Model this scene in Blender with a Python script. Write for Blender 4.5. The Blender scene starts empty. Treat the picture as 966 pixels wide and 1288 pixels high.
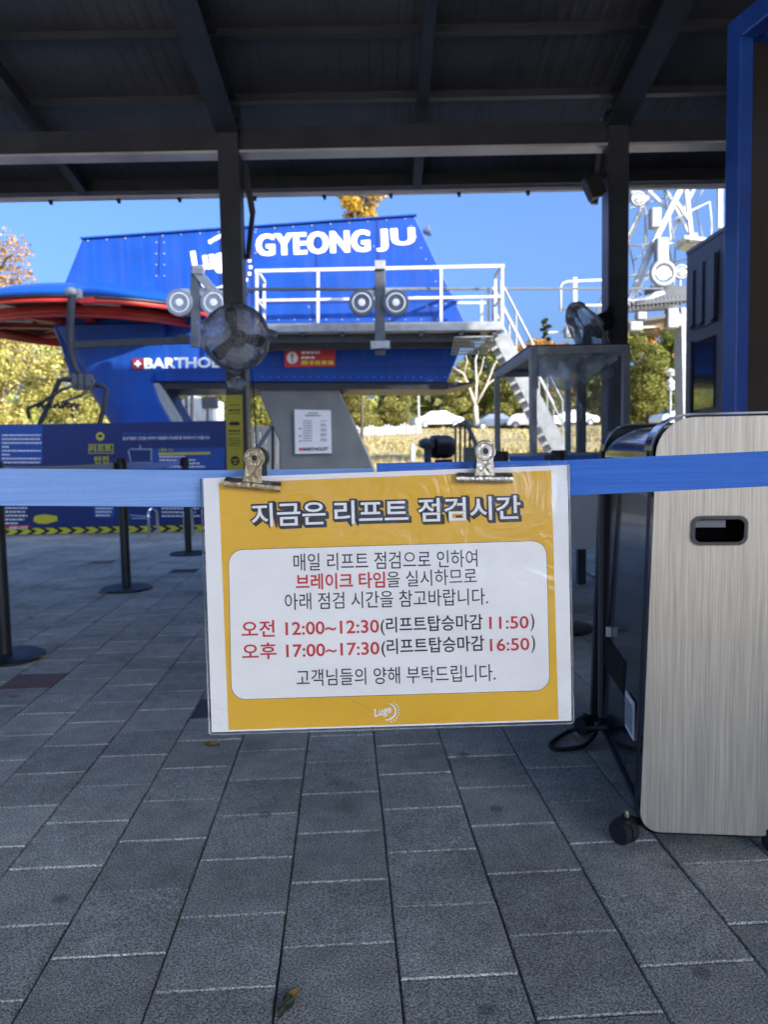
import bpy, bmesh, math, random
from mathutils import Vector, Matrix, Quaternion
random.seed(7)
R = math.radians
S = bpy.context.scene
COL = S.collection

# ------------------------------------------------------------------ camera
F, CX, CY = 960.0, 483.0, 644.0           # measured on the 966 x 1288 photograph
PITCH, ROLL, CAMH = R(4.45), R(-1.1), 1.0
cp, sp, cr, sr = math.cos(PITCH), math.sin(PITCH), math.cos(ROLL), math.sin(ROLL)
cam_d = bpy.data.cameras.new('camera'); cam = bpy.data.objects.new('camera', cam_d); COL.objects.link(cam)
cam_d.sensor_fit = 'VERTICAL'; cam_d.sensor_height = 36; cam_d.sensor_width = 27
cam_d.lens = F / 1288 * 36
cam_d.clip_start = 0.02; cam_d.clip_end = 2000
cam_d.dof.use_dof = True; cam_d.dof.focus_distance = 0.93; cam_d.dof.aperture_fstop = 9.5
Rx = Vector((cr, sp * sr, cp * sr)); Up = Vector((-sr, sp * cr, cp * cr)); Fw = Vector((0, cp, -sp))
m = Matrix((Rx, Up, -Fw)).transposed().to_4x4(); m.translation = (0, 0, CAMH)
cam.matrix_world = m
S.camera = cam

# ------------------------------------------------------------------ sky, sun, exposure
SUN_EL, SUN_AZ = R(23.5), R(130)            # azimuth clockwise from +Y: behind the camera, to its right
w = bpy.data.worlds.new('World'); S.world = w; w.use_nodes = True
nt = w.node_tree; bg = nt.nodes['Background']
sky = nt.nodes.new('ShaderNodeTexSky'); sky.sky_type = 'NISHITA'; sky.sun_disc = False
sky.sun_elevation = SUN_EL; sky.sun_rotation = SUN_AZ; sky.air_density = 0.7; sky.dust_density = 7.0; sky.ozone_density = 8.0
nt.links.new(sky.outputs[0], bg.inputs[0]); bg.inputs[1].default_value = 0.094
sun_d = bpy.data.lights.new('sun', 'SUN'); sun_d.energy = 2.1; sun_d.angle = R(0.53); sun_d.color = (1, .93, .82)
sun = bpy.data.objects.new('sun', sun_d); COL.objects.link(sun)
tosun = Vector((math.sin(SUN_AZ) * math.cos(SUN_EL), math.cos(SUN_AZ) * math.cos(SUN_EL), math.sin(SUN_EL)))
sun.rotation_euler = (-tosun).to_track_quat('-Z', 'Y').to_euler(); sun.location = (0, 0, 30)
S.view_settings.view_transform = 'Standard'; S.view_settings.look = 'None'
S.view_settings.exposure = 2.33; S.view_settings.gamma = 1; S.view_settings.use_curve_mapping = False

# ------------------------------------------------------------------ helpers: points
def ray(x, y):
    u, v = (x - CX) / F, -(y - CY) / F
    u, v = cr * u - sr * v, sr * u + cr * v
    return Vector((u, cp + sp * v, -sp + cp * v))
O = Vector((0, 0, CAMH))
def P(x, y, Y):                            # the point seen at (x, y) of the photograph, Y metres ahead
    d = ray(x, y); return O + d * (Y / d.y)
def PX(x, y, X):
    d = ray(x, y); return O + d * (X / d.x)
def PG(x, y, z=0.0):                       # the same on the ground
    d = ray(x, y); return O + d * ((z - CAMH) / d.z)

# ------------------------------------------------------------------ helpers: objects
def tag(o, label=None, cat=None, group=None, kind=None):
    if label: o['label'] = label
    if cat: o['category'] = cat
    if group: o['group'] = group
    if kind: o['kind'] = kind
    return o
def thing(name, label, cat, loc=(0, 0, 0), group=None):
    o = bpy.data.objects.new(name, None); COL.objects.link(o); o.location = loc
    o.empty_display_size = .2
    return tag(o, label, cat, group)
def rootloc(p):
    while p.parent: p = p.parent
    return Vector(p.location)
class MB:
    def __init__(s): s.bm = bmesh.new()
    def face(s, pts):
        try: return s.bm.faces.new([s.bm.verts.new(Vector(p)) for p in pts])
        except ValueError: return None
    def pgram(s, o, a, b, c):
        o, a, b, c = map(Vector, (o, a, b, c))
        q = [s.bm.verts.new(o + a * i + b * j + c * k) for k in (0, 1) for j in (0, 1) for i in (0, 1)]
        for f in ((0, 2, 3, 1), (4, 5, 7, 6), (0, 1, 5, 4), (2, 6, 7, 3), (0, 4, 6, 2), (1, 3, 7, 5)):
            s.bm.faces.new([q[i] for i in f])
        return s
    def box(s, x0, x1, y0, y1, z0, z1): return s.pgram((x0, y0, z0), (x1 - x0, 0, 0), (0, y1 - y0, 0), (0, 0, z1 - z0))
    def cbox(s, c, sx, sy, sz, rot=None):
        r = rot or Matrix.Identity(3); c = Vector(c)
        a, b, d = r @ Vector((sx, 0, 0)), r @ Vector((0, sy, 0)), r @ Vector((0, 0, sz))
        return s.pgram(c - (a + b + d) / 2, a, b, d)
    def prism(s, pts, vec):
        vec = Vector(vec); a = [s.bm.verts.new(Vector(p)) for p in pts]; b = [s.bm.verts.new(Vector(p) + vec) for p in pts]
        n = len(pts); s.bm.faces.new(a); s.bm.faces.new(b[::-1])
        for i in range(n): s.bm.faces.new((a[i], b[i], b[(i + 1) % n], a[(i + 1) % n]))
        return s
    def loft(s, rings, cap=True, closed=True):
        vs = [[s.bm.verts.new(Vector(p)) for p in r] for r in rings]; n = len(vs[0])
        for a, b in zip(vs, vs[1:]):
            for i in range(n if closed else n - 1): s.bm.faces.new((a[i], a[(i + 1) % n], b[(i + 1) % n], b[i]))
        if cap: s.bm.faces.new(vs[0][::-1]); s.bm.faces.new(vs[-1])
        return s
    def path(s, pts, r, n=8, cap=True):
        pts = [Vector(p) for p in pts]; rr = r if isinstance(r, (list, tuple)) else [r] * len(pts)
        rings = []; up = None
        for i, p in enumerate(pts):
            t = (pts[min(i + 1, len(pts) - 1)] - pts[max(i - 1, 0)]).normalized()
            if up is None: up = t.orthogonal().normalized()
            up = (up - t * up.dot(t)).normalized(); sd = t.cross(up)
            rings.append([p + (up * math.cos(6.28319 * k / n) + sd * math.sin(6.28319 * k / n)) * rr[i] for k in range(n)])
        return s.loft(rings, cap)
    def tube(s, a, b, r, n=8): return s.path([a, b], r, n)
    def bar(s, a, b, wdt, dep, ref=(0, 1, 0)):  # rectangular bar, 'dep' along ref
        a, b = Vector(a), Vector(b); t = (b - a).normalized(); d = Vector(ref); d = (d - t * d.dot(t)).normalized(); q = t.cross(d)
        return s.pgram(a - d * dep / 2 - q * wdt / 2, b - a, d * dep, q * wdt)
    def torus(s, c, ax, Rr, r, n=40, k=8, sc=1.0, ref=None):
        c = Vector(c); ax = Vector(ax).normalized(); a = Vector(ref).normalized() if ref else ax.orthogonal().normalized(); b = ax.cross(a)
        vs = []
        for i in range(n):
            t = 6.2831853 * i / n; d = a * math.cos(t) + b * math.sin(t)
            vs.append([s.bm.verts.new(c + d * (Rr + r * math.cos(6.2831853 * j / k)) + ax * r * sc * math.sin(6.2831853 * j / k)) for j in range(k)])
        for i in range(n):
            for j in range(k): s.bm.faces.new((vs[i][j], vs[(i + 1) % n][j], vs[(i + 1) % n][(j + 1) % k], vs[i][(j + 1) % k]))
        return s
    def lathe(s, c, ax, prof, n=32):            # prof: (radius, height along ax)
        c = Vector(c); ax = Vector(ax).normalized(); a = ax.orthogonal().normalized(); b = ax.cross(a)
        return s.loft([[c + ax * h + (a * math.cos(6.2831853 * i / n) + b * math.sin(6.2831853 * i / n)) * max(r, 1e-4) for i in range(n)] for r, h in prof])
    def ball(s, c, r, sx=1, sy=1, sz=1, sub=2):
        g = bmesh.ops.create_icosphere(s.bm, subdivisions=sub, radius=r)
        for v in g['verts']: v.co = Vector((v.co.x * sx, v.co.y * sy, v.co.z * sz)) + Vector(c)
        return s
    def build(s, name, mat, parent=None, smooth=False, bevel=0, segs=2, at=None, recalc=True):
        if recalc: bmesh.ops.recalc_face_normals(s.bm, faces=s.bm.faces)
        off = rootloc(parent) if parent else Vector(at or (0, 0, 0))
        if off.length: bmesh.ops.translate(s.bm, verts=s.bm.verts, vec=-off)
        me = bpy.data.meshes.new(name); s.bm.to_mesh(me); s.bm.free()
        o = bpy.data.objects.new(name, me); COL.objects.link(o); me.materials.append(mat)
        if parent: o.parent = parent
        else: o.location = off
        if smooth:
            for p in me.polygons: p.use_smooth = True
            if smooth != 'all':
                md = o.modifiers.new('split', 'EDGE_SPLIT'); md.split_angle = R(38)
        if bevel:
            md = o.modifiers.new('bevel', 'BEVEL'); md.width = bevel; md.segments = segs; md.limit_method = 'ANGLE'; md.angle_limit = R(35)
        return o
def kids(o): return [c for c in bpy.data.objects if c.parent == o]
def copy_tree(o, parent=None):
    c = o.copy(); COL.objects.link(c)
    if parent: c.parent = parent
    for ch in kids(o): copy_tree(ch, c)
    return c

# ------------------------------------------------------------------ helpers: lettering
def text_tris(s, bold=0.0, shear=0.0, spacing=1.0):
    c = bpy.data.curves.new('lettering', 'FONT'); c.body = s; c.offset = bold; c.shear = shear; c.space_character = spacing; c.resolution_u = 3
    o = bpy.data.objects.new('lettering', c); COL.objects.link(o); bpy.context.view_layer.update()
    me = bpy.data.meshes.new_from_object(o.evaluated_get(bpy.context.evaluated_depsgraph_get()))
    vs = [v.co.copy() for v in me.vertices]; fs = [list(p.vertices) for p in me.polygons]
    bpy.data.objects.remove(o); bpy.data.curves.remove(c); bpy.data.meshes.remove(me)
    return vs, fs
def put_text(mb, s, bl, br, h, mapf, bold=0.0, shear=0.0, spacing=1.0, dx=0, dy=0):
    """flat lettering whose box runs from bl to br (bottom corners) and is h high, in the surface's own coordinates"""
    vs, fs = text_tris(s, bold, shear, spacing)
    x0 = min(v.x for v in vs); x1 = max(v.x for v in vs); y0 = min(v.y for v in vs); y1 = max(v.y for v in vs)
    bl, br = Vector(bl), Vector(br); e = br - bl; nrm = Vector((e.y, -e.x)).normalized()
    bv = [mb.bm.verts.new(mapf(*(bl + e * ((v.x - x0) / (x1 - x0)) + nrm * (h * (v.y - y0) / (y1 - y0)) + Vector((dx, dy))))) for v in vs]
    for f in fs:
        try: mb.bm.faces.new([bv[i] for i in f])
        except ValueError: pass
def put_poly(mb, pts, mapf): mb.face([mapf(*p) for p in pts])
def rrect(c, rad, n=8):                     # rounded quadrilateral from corners TL, TR, BR, BL
    out = []; c = [Vector(p) for p in c]
    for i in range(4):
        p, a, b = c[i], (c[i - 1] - c[i]).normalized(), (c[(i + 1) % 4] - c[i]).normalized()
        for k in range(n + 1):
            t = k / n * math.pi / 2
            out.append(p + a * rad * (1 - math.sin(t)) + b * rad * (1 - math.cos(t)))
    return [tuple(q) for q in out]
def put_bars(mb, x0, x1, y, h, mapf, rnd, fill=.9):   # a line of print too small to read
    x = x0
    while x < x1 - 1:
        wd = min(rnd.uniform(2.0, 5.5) * h * .5, x1 - x)
        mb.face([mapf(x, y), mapf(x + wd * fill, y), mapf(x + wd * fill, y + h), mapf(x, y + h)]); x += wd + h * .25

# ------------------------------------------------------------------ materials
def mat(name, col, rough=.6, metal=0, var=.12, scale=8, bump=0, bscale=60, spec=.5, coat=0, alpha=None, trans=0, col2=None, streak=0):
    M = mat0(name, col, rough, metal, var, scale, bump, bscale, spec, coat, alpha, trans, col2)
    if streak:                                # rain streaks and dust on painted sheet
        t = M.node_tree; b = t.nodes['Principled BSDF']; tc = t.nodes.new('ShaderNodeTexCoord'); mp = t.nodes.new('ShaderNodeMapping'); mp.inputs['Scale'].default_value = (7, 7, .35)
        n = t.nodes.new('ShaderNodeTexNoise'); n.inputs['Scale'].default_value = 1; n.inputs['Detail'].default_value = 7; t.links.new(tc.outputs['Object'], mp.inputs[0]); t.links.new(mp.outputs[0], n.inputs['Vector'])
        mr = t.nodes.new('ShaderNodeMapRange'); mr.inputs[1].default_value = .45; mr.inputs[2].default_value = .8; mr.inputs[4].default_value = streak; t.links.new(n.outputs[0], mr.inputs[0])
        mx = t.nodes.new('ShaderNodeMix'); mx.data_type = 'RGBA'; t.links.new(mr.outputs[0], mx.inputs[0]); src_ = b.inputs['Base Color'].links[0].from_socket; t.links.new(src_, mx.inputs[6]); mx.inputs[7].default_value = (.16, .15, .14, 1); t.links.new(mx.outputs[2], b.inputs['Base Color'])
    return M
def mat0(name, col, rough=.6, metal=0, var=.12, scale=8, bump=0, bscale=60, spec=.5, coat=0, alpha=None, trans=0, col2=None):
    M = bpy.data.materials.new(name); M.use_nodes = True; t = M.node_tree; b = t.nodes['Principled BSDF']
    b.inputs['Roughness'].default_value = rough; b.inputs['Metallic'].default_value = metal
    b.inputs['Specular IOR Level'].default_value = spec; b.inputs['Coat Weight'].default_value = coat
    if trans: b.inputs['Transmission Weight'].default_value = trans
    tc = t.nodes.new('ShaderNodeTexCoord')
    n = t.nodes.new('ShaderNodeTexNoise'); n.inputs['Scale'].default_value = scale; n.inputs['Detail'].default_value = 6
    t.links.new(tc.outputs['Object'], n.inputs['Vector'])
    mr = t.nodes.new('ShaderNodeMapRange'); mr.inputs[1].default_value = .3; mr.inputs[2].default_value = .7
    t.links.new(n.outputs[0], mr.inputs[0])
    mx = t.nodes.new('ShaderNodeMix'); mx.data_type = 'RGBA'
    c2 = col2 or tuple(c * (1 + var * 1.2) for c in col); c1 = col if col2 else tuple(c * (1 - var) for c in col)
    mx.inputs[6].default_value = (*c1, 1); mx.inputs[7].default_value = (*c2, 1)
    t.links.new(mr.outputs[0], mx.inputs[0]); t.links.new(mx.outputs[2], b.inputs['Base Color'])
    rr = t.nodes.new('ShaderNodeMapRange'); rr.inputs[3].default_value = max(.02, rough - .08); rr.inputs[4].default_value = min(1, rough + .1)
    t.links.new(n.outputs[0], rr.inputs[0]); t.links.new(rr.outputs[0], b.inputs['Roughness'])
    if bump:
        n2 = t.nodes.new('ShaderNodeTexNoise'); n2.inputs['Scale'].default_value = bscale; n2.inputs['Detail'].default_value = 5
        t.links.new(tc.outputs['Object'], n2.inputs['Vector'])
        bp = t.nodes.new('ShaderNodeBump'); bp.inputs['Strength'].default_value = bump; bp.inputs['Distance'].default_value = .02
        t.links.new(n2.outputs[0], bp.inputs['Height']); t.links.new(bp.outputs[0], b.inputs['Normal'])
    return M
def clear(name, tint=(1, 1, 1), gloss=.06, rough=.05, milk=0.0, bump=0, bscale=12, milkcol=(.8, .82, .85), tl_=.5):
    """thin clear plastic: transparent, a little milky, with a sharp reflection"""
    M = bpy.data.materials.new(name); M.use_nodes = True; t = M.node_tree; t.nodes.remove(t.nodes['Principled BSDF']); out = t.nodes['Material Output']
    tr = t.nodes.new('ShaderNodeBsdfTransparent'); tr.inputs[0].default_value = (*tint, 1)
    gl = t.nodes.new('ShaderNodeBsdfGlossy'); gl.inputs['Roughness'].default_value = rough
    df = t.nodes.new('ShaderNodeBsdfDiffuse'); df.inputs[0].default_value = (*milkcol, 1)
    tl = t.nodes.new('ShaderNodeBsdfTranslucent'); tl.inputs[0].default_value = (*milkcol, 1)
    ad = t.nodes.new('ShaderNodeMixShader'); ad.inputs[0].default_value = tl_; t.links.new(df.outputs[0], ad.inputs[1]); t.links.new(tl.outputs[0], ad.inputs[2])
    m1 = t.nodes.new('ShaderNodeMixShader'); m1.inputs[0].default_value = milk; t.links.new(tr.outputs[0], m1.inputs[1]); t.links.new(ad.outputs[0], m1.inputs[2])
    lw = t.nodes.new('ShaderNodeFresnel'); lw.inputs[0].default_value = 1.5
    ml = t.nodes.new('ShaderNodeMath'); ml.operation = 'MULTIPLY'; ml.inputs[1].default_value = gloss / .04
    t.links.new(lw.outputs[0], ml.inputs[0])
    m2 = t.nodes.new('ShaderNodeMixShader'); t.links.new(ml.outputs[0], m2.inputs[0]); t.links.new(m1.outputs[0], m2.inputs[1]); t.links.new(gl.outputs[0], m2.inputs[2])
    t.links.new(m2.outputs[0], out.inputs[0])
    if bump or milk:
        tc = t.nodes.new('ShaderNodeTexCoord'); n2 = t.nodes.new('ShaderNodeTexNoise'); n2.inputs['Scale'].default_value = bscale; n2.inputs['Detail'].default_value = 4; n2.inputs['Distortion'].default_value = 1.2
        t.links.new(tc.outputs['Object'], n2.inputs['Vector'])
        if milk:
            mr = t.nodes.new('ShaderNodeMapRange'); mr.inputs[1].default_value = .35; mr.inputs[2].default_value = .75
            mr.inputs[3].default_value = milk * .5; mr.inputs[4].default_value = min(1, milk * 1.9)
            t.links.new(n2.outputs[0], mr.inputs[0]); t.links.new(mr.outputs[0], m1.inputs[0])
        if bump:
            bp = t.nodes.new('ShaderNodeBump'); bp.inputs['Strength'].default_value = bump; bp.inputs['Distance'].default_value = .05
            t.links.new(n2.outputs[0], bp.inputs['Height']); t.links.new(bp.outputs[0], gl.inputs['Normal']); t.links.new(bp.outputs[0], lw.inputs['Normal'])
    return M
def leafmat(name, cols, transl=.35):
    M = bpy.data.materials.new(name); M.use_nodes = True; t = M.node_tree; t.nodes.remove(t.nodes['Principled BSDF']); out = t.nodes['Material Output']
    g = t.nodes.new('ShaderNodeNewGeometry'); oi = t.nodes.new('ShaderNodeObjectInfo'); rp = t.nodes.new('ShaderNodeValToRGB')
    e = rp.color_ramp.elements
    while len(e) < len(cols): e.new(.5)
    for i, c in enumerate(cols): e[i].position = i / (len(cols) - 1); e[i].color = (*c, 1)
    ad = t.nodes.new('ShaderNodeMath'); ad.operation = 'MULTIPLY_ADD'; ad.inputs[1].default_value = .75
    ml = t.nodes.new('ShaderNodeMath'); ml.operation = 'MULTIPLY'; ml.inputs[1].default_value = .25
    t.links.new(oi.outputs['Random'], ml.inputs[0]); t.links.new(g.outputs['Random Per Island'], ad.inputs[0]); t.links.new(ml.outputs[0], ad.inputs[2])
    t.links.new(ad.outputs[0], rp.inputs[0])
    d = t.nodes.new('ShaderNodeBsdfDiffuse'); l = t.nodes.new('ShaderNodeBsdfTranslucent'); mx = t.nodes.new('ShaderNodeMixShader'); mx.inputs[0].default_value = transl
    t.links.new(rp.outputs[0], d.inputs[0]); t.links.new(rp.outputs[0], l.inputs[0]); t.links.new(d.outputs[0], mx.inputs[1]); t.links.new(l.outputs[0], mx.inputs[2]); t.links.new(mx.outputs[0], out.inputs[0])
    return M
K = dict(
    steel=mat('dark painted steel', (.042, .046, .060), .42, var=.2, scale=5, bump=.05),
    deck=mat('dark roof deck', (.075, .078, .092), .5, var=.25, scale=2),
    lip=mat('flange paled by reflection', (.62, .59, .60), .4, metal=.2, var=.3, scale=1.5),  # pale tone stands in for sunlit ground reflected in the flanges
    char=mat('charcoal painted tube', (.024, .027, .032), .65, var=.2, spec=.2),
    black=mat('black powder coat', (.012, .013, .015), .45, var=.3, bump=.05),
    rubber=mat('black rubber', (.015, .015, .017), .75, bump=.1),
    galv=mat('galvanised steel', (.27, .28, .285), .55, metal=.2, var=.18, scale=6),
    white=mat('white painted metal', (.50, .51, .51), .4, var=.1, scale=5, streak=.35),
    grey=mat('grey painted steel', (.085, .095, .108), .5, var=.15, scale=5),
    dgrey=mat('dark grey painted steel', (.05, .055, .065), .5, var=.2),
    blue=mat('blue painted sheet metal', (.002, .048, .275), .5, var=.14, scale=1.6, spec=.3, streak=.10),
    bluetop=mat('glossy blue cover', (.005, .055, .27), .3, var=.08, scale=1.2, coat=.2),
    navy=mat('dark seam blue', (.005, .014, .13), .5),  # dark blue of the panel seams
    red=mat('red painted steel', (.42, .028, .022), .4, var=.15, scale=3),
    dred=mat('dark red painted steel', (.2, .012, .014), .45, var=.2),
    taupe=mat('grey brown underside', (.5, .42, .40), .6, var=.15),
    concrete=mat('grey concrete', (.12, .125, .12), .85, var=.18, scale=1.6, bump=.25, bscale=25, streak=.3),
    letterw=mat('white lettering film', (.85, .85, .85), .5, var=.02),
    letterk=mat('black print', (.010, .009, .012), .55, var=.05),
    letterr=mat('red print', (.56, .03, .035), .55, var=.05),
    dimtext=mat('pale blue print', (.32, .42, .62), .6, var=.05),
    paper=mat('white paper', (.88, .865, .85), .6, var=.02, scale=30),
    yellowp=mat('amber print', (.80, .45, .02), .6, var=.05, scale=9),
    yellow=mat('bright yellow print', (.62, .55, .03), .55, var=.06),
    board=mat('deep blue board', (.006, .024, .14), .42, var=.1, scale=1.5),
    board2=mat('mid blue board print', (.012, .075, .33), .42, var=.08),
    brass=mat('worn brass plated steel', (.40, .33, .22), .34, metal=.95, var=.35, scale=140, bump=.25, bscale=220),
    zinc=mat('worn zinc plated steel', (.52, .49, .42), .3, metal=.95, var=.28, scale=160, bump=.2, bscale=240),
    framebl=mat('blue gloss steel frame', (.014, .07, .36), .36, var=.14, scale=9, coat=.2),
    bronze=mat('bronze tinted panel', (.048, .036, .030), .2, var=.25, scale=3, coat=.5),
    glassk=mat('dark window glass', (.012, .014, .016), .04, metal=0, spec=1.0, var=.1, coat=1),
    chrome=mat('chrome', (.75, .76, .78), .08, metal=1, var=.05),
    mirror=mat('mirror black plastic', (.14, .15, .19), .06, metal=.9, var=.1),
    cloth=mat('dark green cloth', (.03, .05, .03), .9),
    bark=mat('grey brown bark', (.10, .075, .055), .9, bump=.4, bscale=20),
    pale=mat('pale bark', (.42, .36, .29), .85, var=.2),
    carw=mat('white car paint', (.72, .73, .74), .25, coat=.6, var=.03),
    carg=mat('dark car paint', (.06, .08, .11), .25, coat=.6, var=.03),
    tyre=mat('tyre rubber', (.02, .02, .02), .8),
    leafy=mat('dry fallen leaf', (.34, .2, .05), .7, var=.3, scale=60),
)

# ------------------------------------------------------------------ ground
def ground_z(x, y):
    def sm(a, b, t):
        t = min(1, max(0, (t - a) / (b - a))); return t * t * (3 - 2 * t)
    if y < 19: z = -.05
    elif y < 66: z = -.05 + 2.95 * (y - 19) / 47
    else: z = 2.9 + 14 * sm(80, 260, y)
    z += 0 if y < 20 else .12 * math.sin(x * .35 + y * .2) * min(1, (y - 20) / 10)
    return z
grass = mat('dry autumn grass', (.20, .165, .065), .95, scale=.45, bump=.6, bscale=3, col2=(.44, .34, .17))
mb = MB(); ys = [-400, -120, -60, -20, 0, 19] + [20 + i * 2 for i in range(24)] + [70, 76, 84, 95, 110, 130, 160, 200, 260, 400, 900]
xs = [-700, -300, -150, -90] + [-60 + i * 4 for i in range(31)] + [90, 150, 300, 700]
vv = [[mb.bm.verts.new((x, y, ground_z(x, y))) for x in xs] for y in ys]
for j in range(len(ys) - 1):
    for i in range(len(xs) - 1): mb.bm.faces.new((vv[j][i], vv[j][i + 1], vv[j + 1][i + 1], vv[j + 1][i]))
tag(mb.build('ground', grass, smooth='all'), kind='structure')
pav = mat('pale plaza paving', (.50, .43, .33), .85, var=.12, scale=1.5, bump=.2, bscale=40)
mb = MB(); mb.box(-45, 45, -60, 18, -.30, -.016); tag(mb.build('plaza', pav), kind='structure')

# the paving: chamfered blocks laid in columns, every second column shifted by half a block
T = .2327; TH = R(2.9)
def tile_mat():
    M = bpy.data.materials.new('speckled grey paving block'); M.use_nodes = True; t = M.node_tree; b = t.nodes['Principled BSDF']; b.inputs['Roughness'].default_value = .75
    tc = t.nodes.new('ShaderNodeTexCoord'); at = t.nodes.new('ShaderNodeAttribute'); at.attribute_name = 'tint'
    def noise(sc, det=3):
        n = t.nodes.new('ShaderNodeTexNoise'); n.inputs['Scale'].default_value = sc; n.inputs['Detail'].default_value = det; t.links.new(tc.outputs['Object'], n.inputs['Vector']); return n
    def rng(src, a, b2, c, d):
        r = t.nodes.new('ShaderNodeMapRange'); r.inputs[1].default_value = a; r.inputs[2].default_value = b2; r.inputs[3].default_value = c; r.inputs[4].default_value = d; t.links.new(src, r.inputs[0]); return r.outputs[0]
    def mul(a, b2):
        x = t.nodes.new('ShaderNodeMix'); x.data_type = 'RGBA'; x.blend_type = 'MULTIPLY'; x.inputs[0].default_value = 1; t.links.new(a, x.inputs[6]); t.links.new(b2, x.inputs[7]); return x.outputs[2]
    n1 = noise(230, 2); n2 = noise(1.3, 5); n3 = noise(14, 4); vo = t.nodes.new('ShaderNodeTexVoronoi'); vo.inputs['Scale'].default_value = 190; t.links.new(tc.outputs['Object'], vo.inputs['Vector'])
    s1 = rng(n1.outputs[0], .36, .66, .35, 1.6); s2 = rng(n2.outputs[0], .32, .68, .70, 1.2); s3 = rng(n3.outputs[0], .3, .7, .82, 1.14)
    pit = rng(vo.outputs['Distance'], .06, .26, .30, 1.06)
    v2 = t.nodes.new('ShaderNodeTexVoronoi'); v2.inputs['Scale'].default_value = 4.5; t.links.new(tc.outputs['Object'], v2.inputs['Vector']); gum = rng(v2.outputs['Distance'], .06, .11, .55, 1.0)   # old gum and drip spots
    n5 = noise(3.2, 6); blot = rng(n5.outputs[0], .56, .70, 1.0, .72)
    c = mul(mul(mul(mul(mul(mul(at.outputs['Color'], s1), s2), s3), pit), gum), blot)
    t.links.new(c, b.inputs['Base Color'])
    bp = t.nodes.new('ShaderNodeBump'); bp.inputs['Strength'].default_value = .55; bp.inputs['Distance'].default_value = .004
    t.links.new(n1.outputs[0], bp.inputs['Height']); t.links.new(bp.outputs[0], b.inputs['Normal'])
    return M
def to_world(u, v):                        # tile units -> metres, turned to the paving's direction
    u, v = u * T, v * T; return u * math.cos(TH) - v * math.sin(TH), u * math.sin(TH) + v * math.cos(TH)
def to_tile(x, y): return (x * math.cos(TH) + y * math.sin(TH)) / T, (-x * math.sin(TH) + y * math.cos(TH)) / T
bm = bmesh.new(); lay = bm.loops.layers.float_color.new('tint'); U0 = -2.646
special = {}
for px, py, c in ((40, 857, (.22, .125, .10)), (113, 709, (.24, .14, .11)), (252, 890, (.06, .063, .07)), (228, 717, (.05, .05, .055)), (300, 640, (.05, .05, .05))):
    g = PG(px, py); u, v = to_tile(g.x, g.y); i = math.floor(u - U0); ph = .40 if i % 2 == 0 else .91; special[(i, math.floor(v - ph))] = c
rt = random.Random(3)
for i in range(-34, 36):
    ph = .40 if i % 2 == 0 else .91
    for j in range(-3, 56):
        u0, v0 = U0 + i, j + ph
        gx, gy = .007, .005; ch = .015; cw = .012
        tone = rt.uniform(.86, 1.12)
        base = special.get((i, j)) or tuple(k * tone for k in (.455, .44, .38)); h = rt.uniform(-.0012, .0012)
        q = [(u0 + gx, v0 + gy), (u0 + 1 - gx, v0 + gy), (u0 + 1 - gx, v0 + 1 - gy), (u0 + gx, v0 + 1 - gy)]
        p = [(u0 + gx + cw, v0 + gy + ch), (u0 + 1 - gx - cw, v0 + gy + ch), (u0 + 1 - gx - cw, v0 + 1 - gy - ch), (u0 + gx + cw, v0 + 1 - gy - ch)]
        jit = [(rt.uniform(-.004, .004), rt.uniform(-.004, .004)) for _ in range(4)]
        lo = [bm.verts.new((*to_world(a + d, b2 + e), -.0032 + h)) for (a, b2), (d, e) in zip(q, jit)]
        hi = [bm.verts.new((*to_world(a + d, b2 + e), h)) for (a, b2), (d, e) in zip(p, jit)]
        bo = [bm.verts.new((v.co.x, v.co.y, -.014)) for v in lo]
        f = bm.faces.new(hi)
        for l in f.loops: l[lay] = (*base, 1)
        for k in range(4):
            f = bm.faces.new((lo[k], lo[(k + 1) % 4], hi[(k + 1) % 4], hi[k])); e = 1.3 if k in (0, 2) else .8   # worn, sandy arrises; cross ones paled for caught light, sides darkened
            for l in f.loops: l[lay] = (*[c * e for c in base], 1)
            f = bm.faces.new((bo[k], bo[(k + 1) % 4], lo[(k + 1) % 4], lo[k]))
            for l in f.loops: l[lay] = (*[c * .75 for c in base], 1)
me = bpy.data.meshes.new('paving'); bm.to_mesh(me); bm.free(); o = bpy.data.objects.new('paving', me); COL.objects.link(o); me.materials.append(tile_mat()); tag(o, kind='structure')
mb = MB(); mb.box(-9.5, 9.5, -1.2, 13.8, -.03, -.0105); tag(mb.build('joint_bed', mat('dark joint sand', (.10, .097, .09), .95, bump=.3, bscale=200)), kind='structure')

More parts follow.
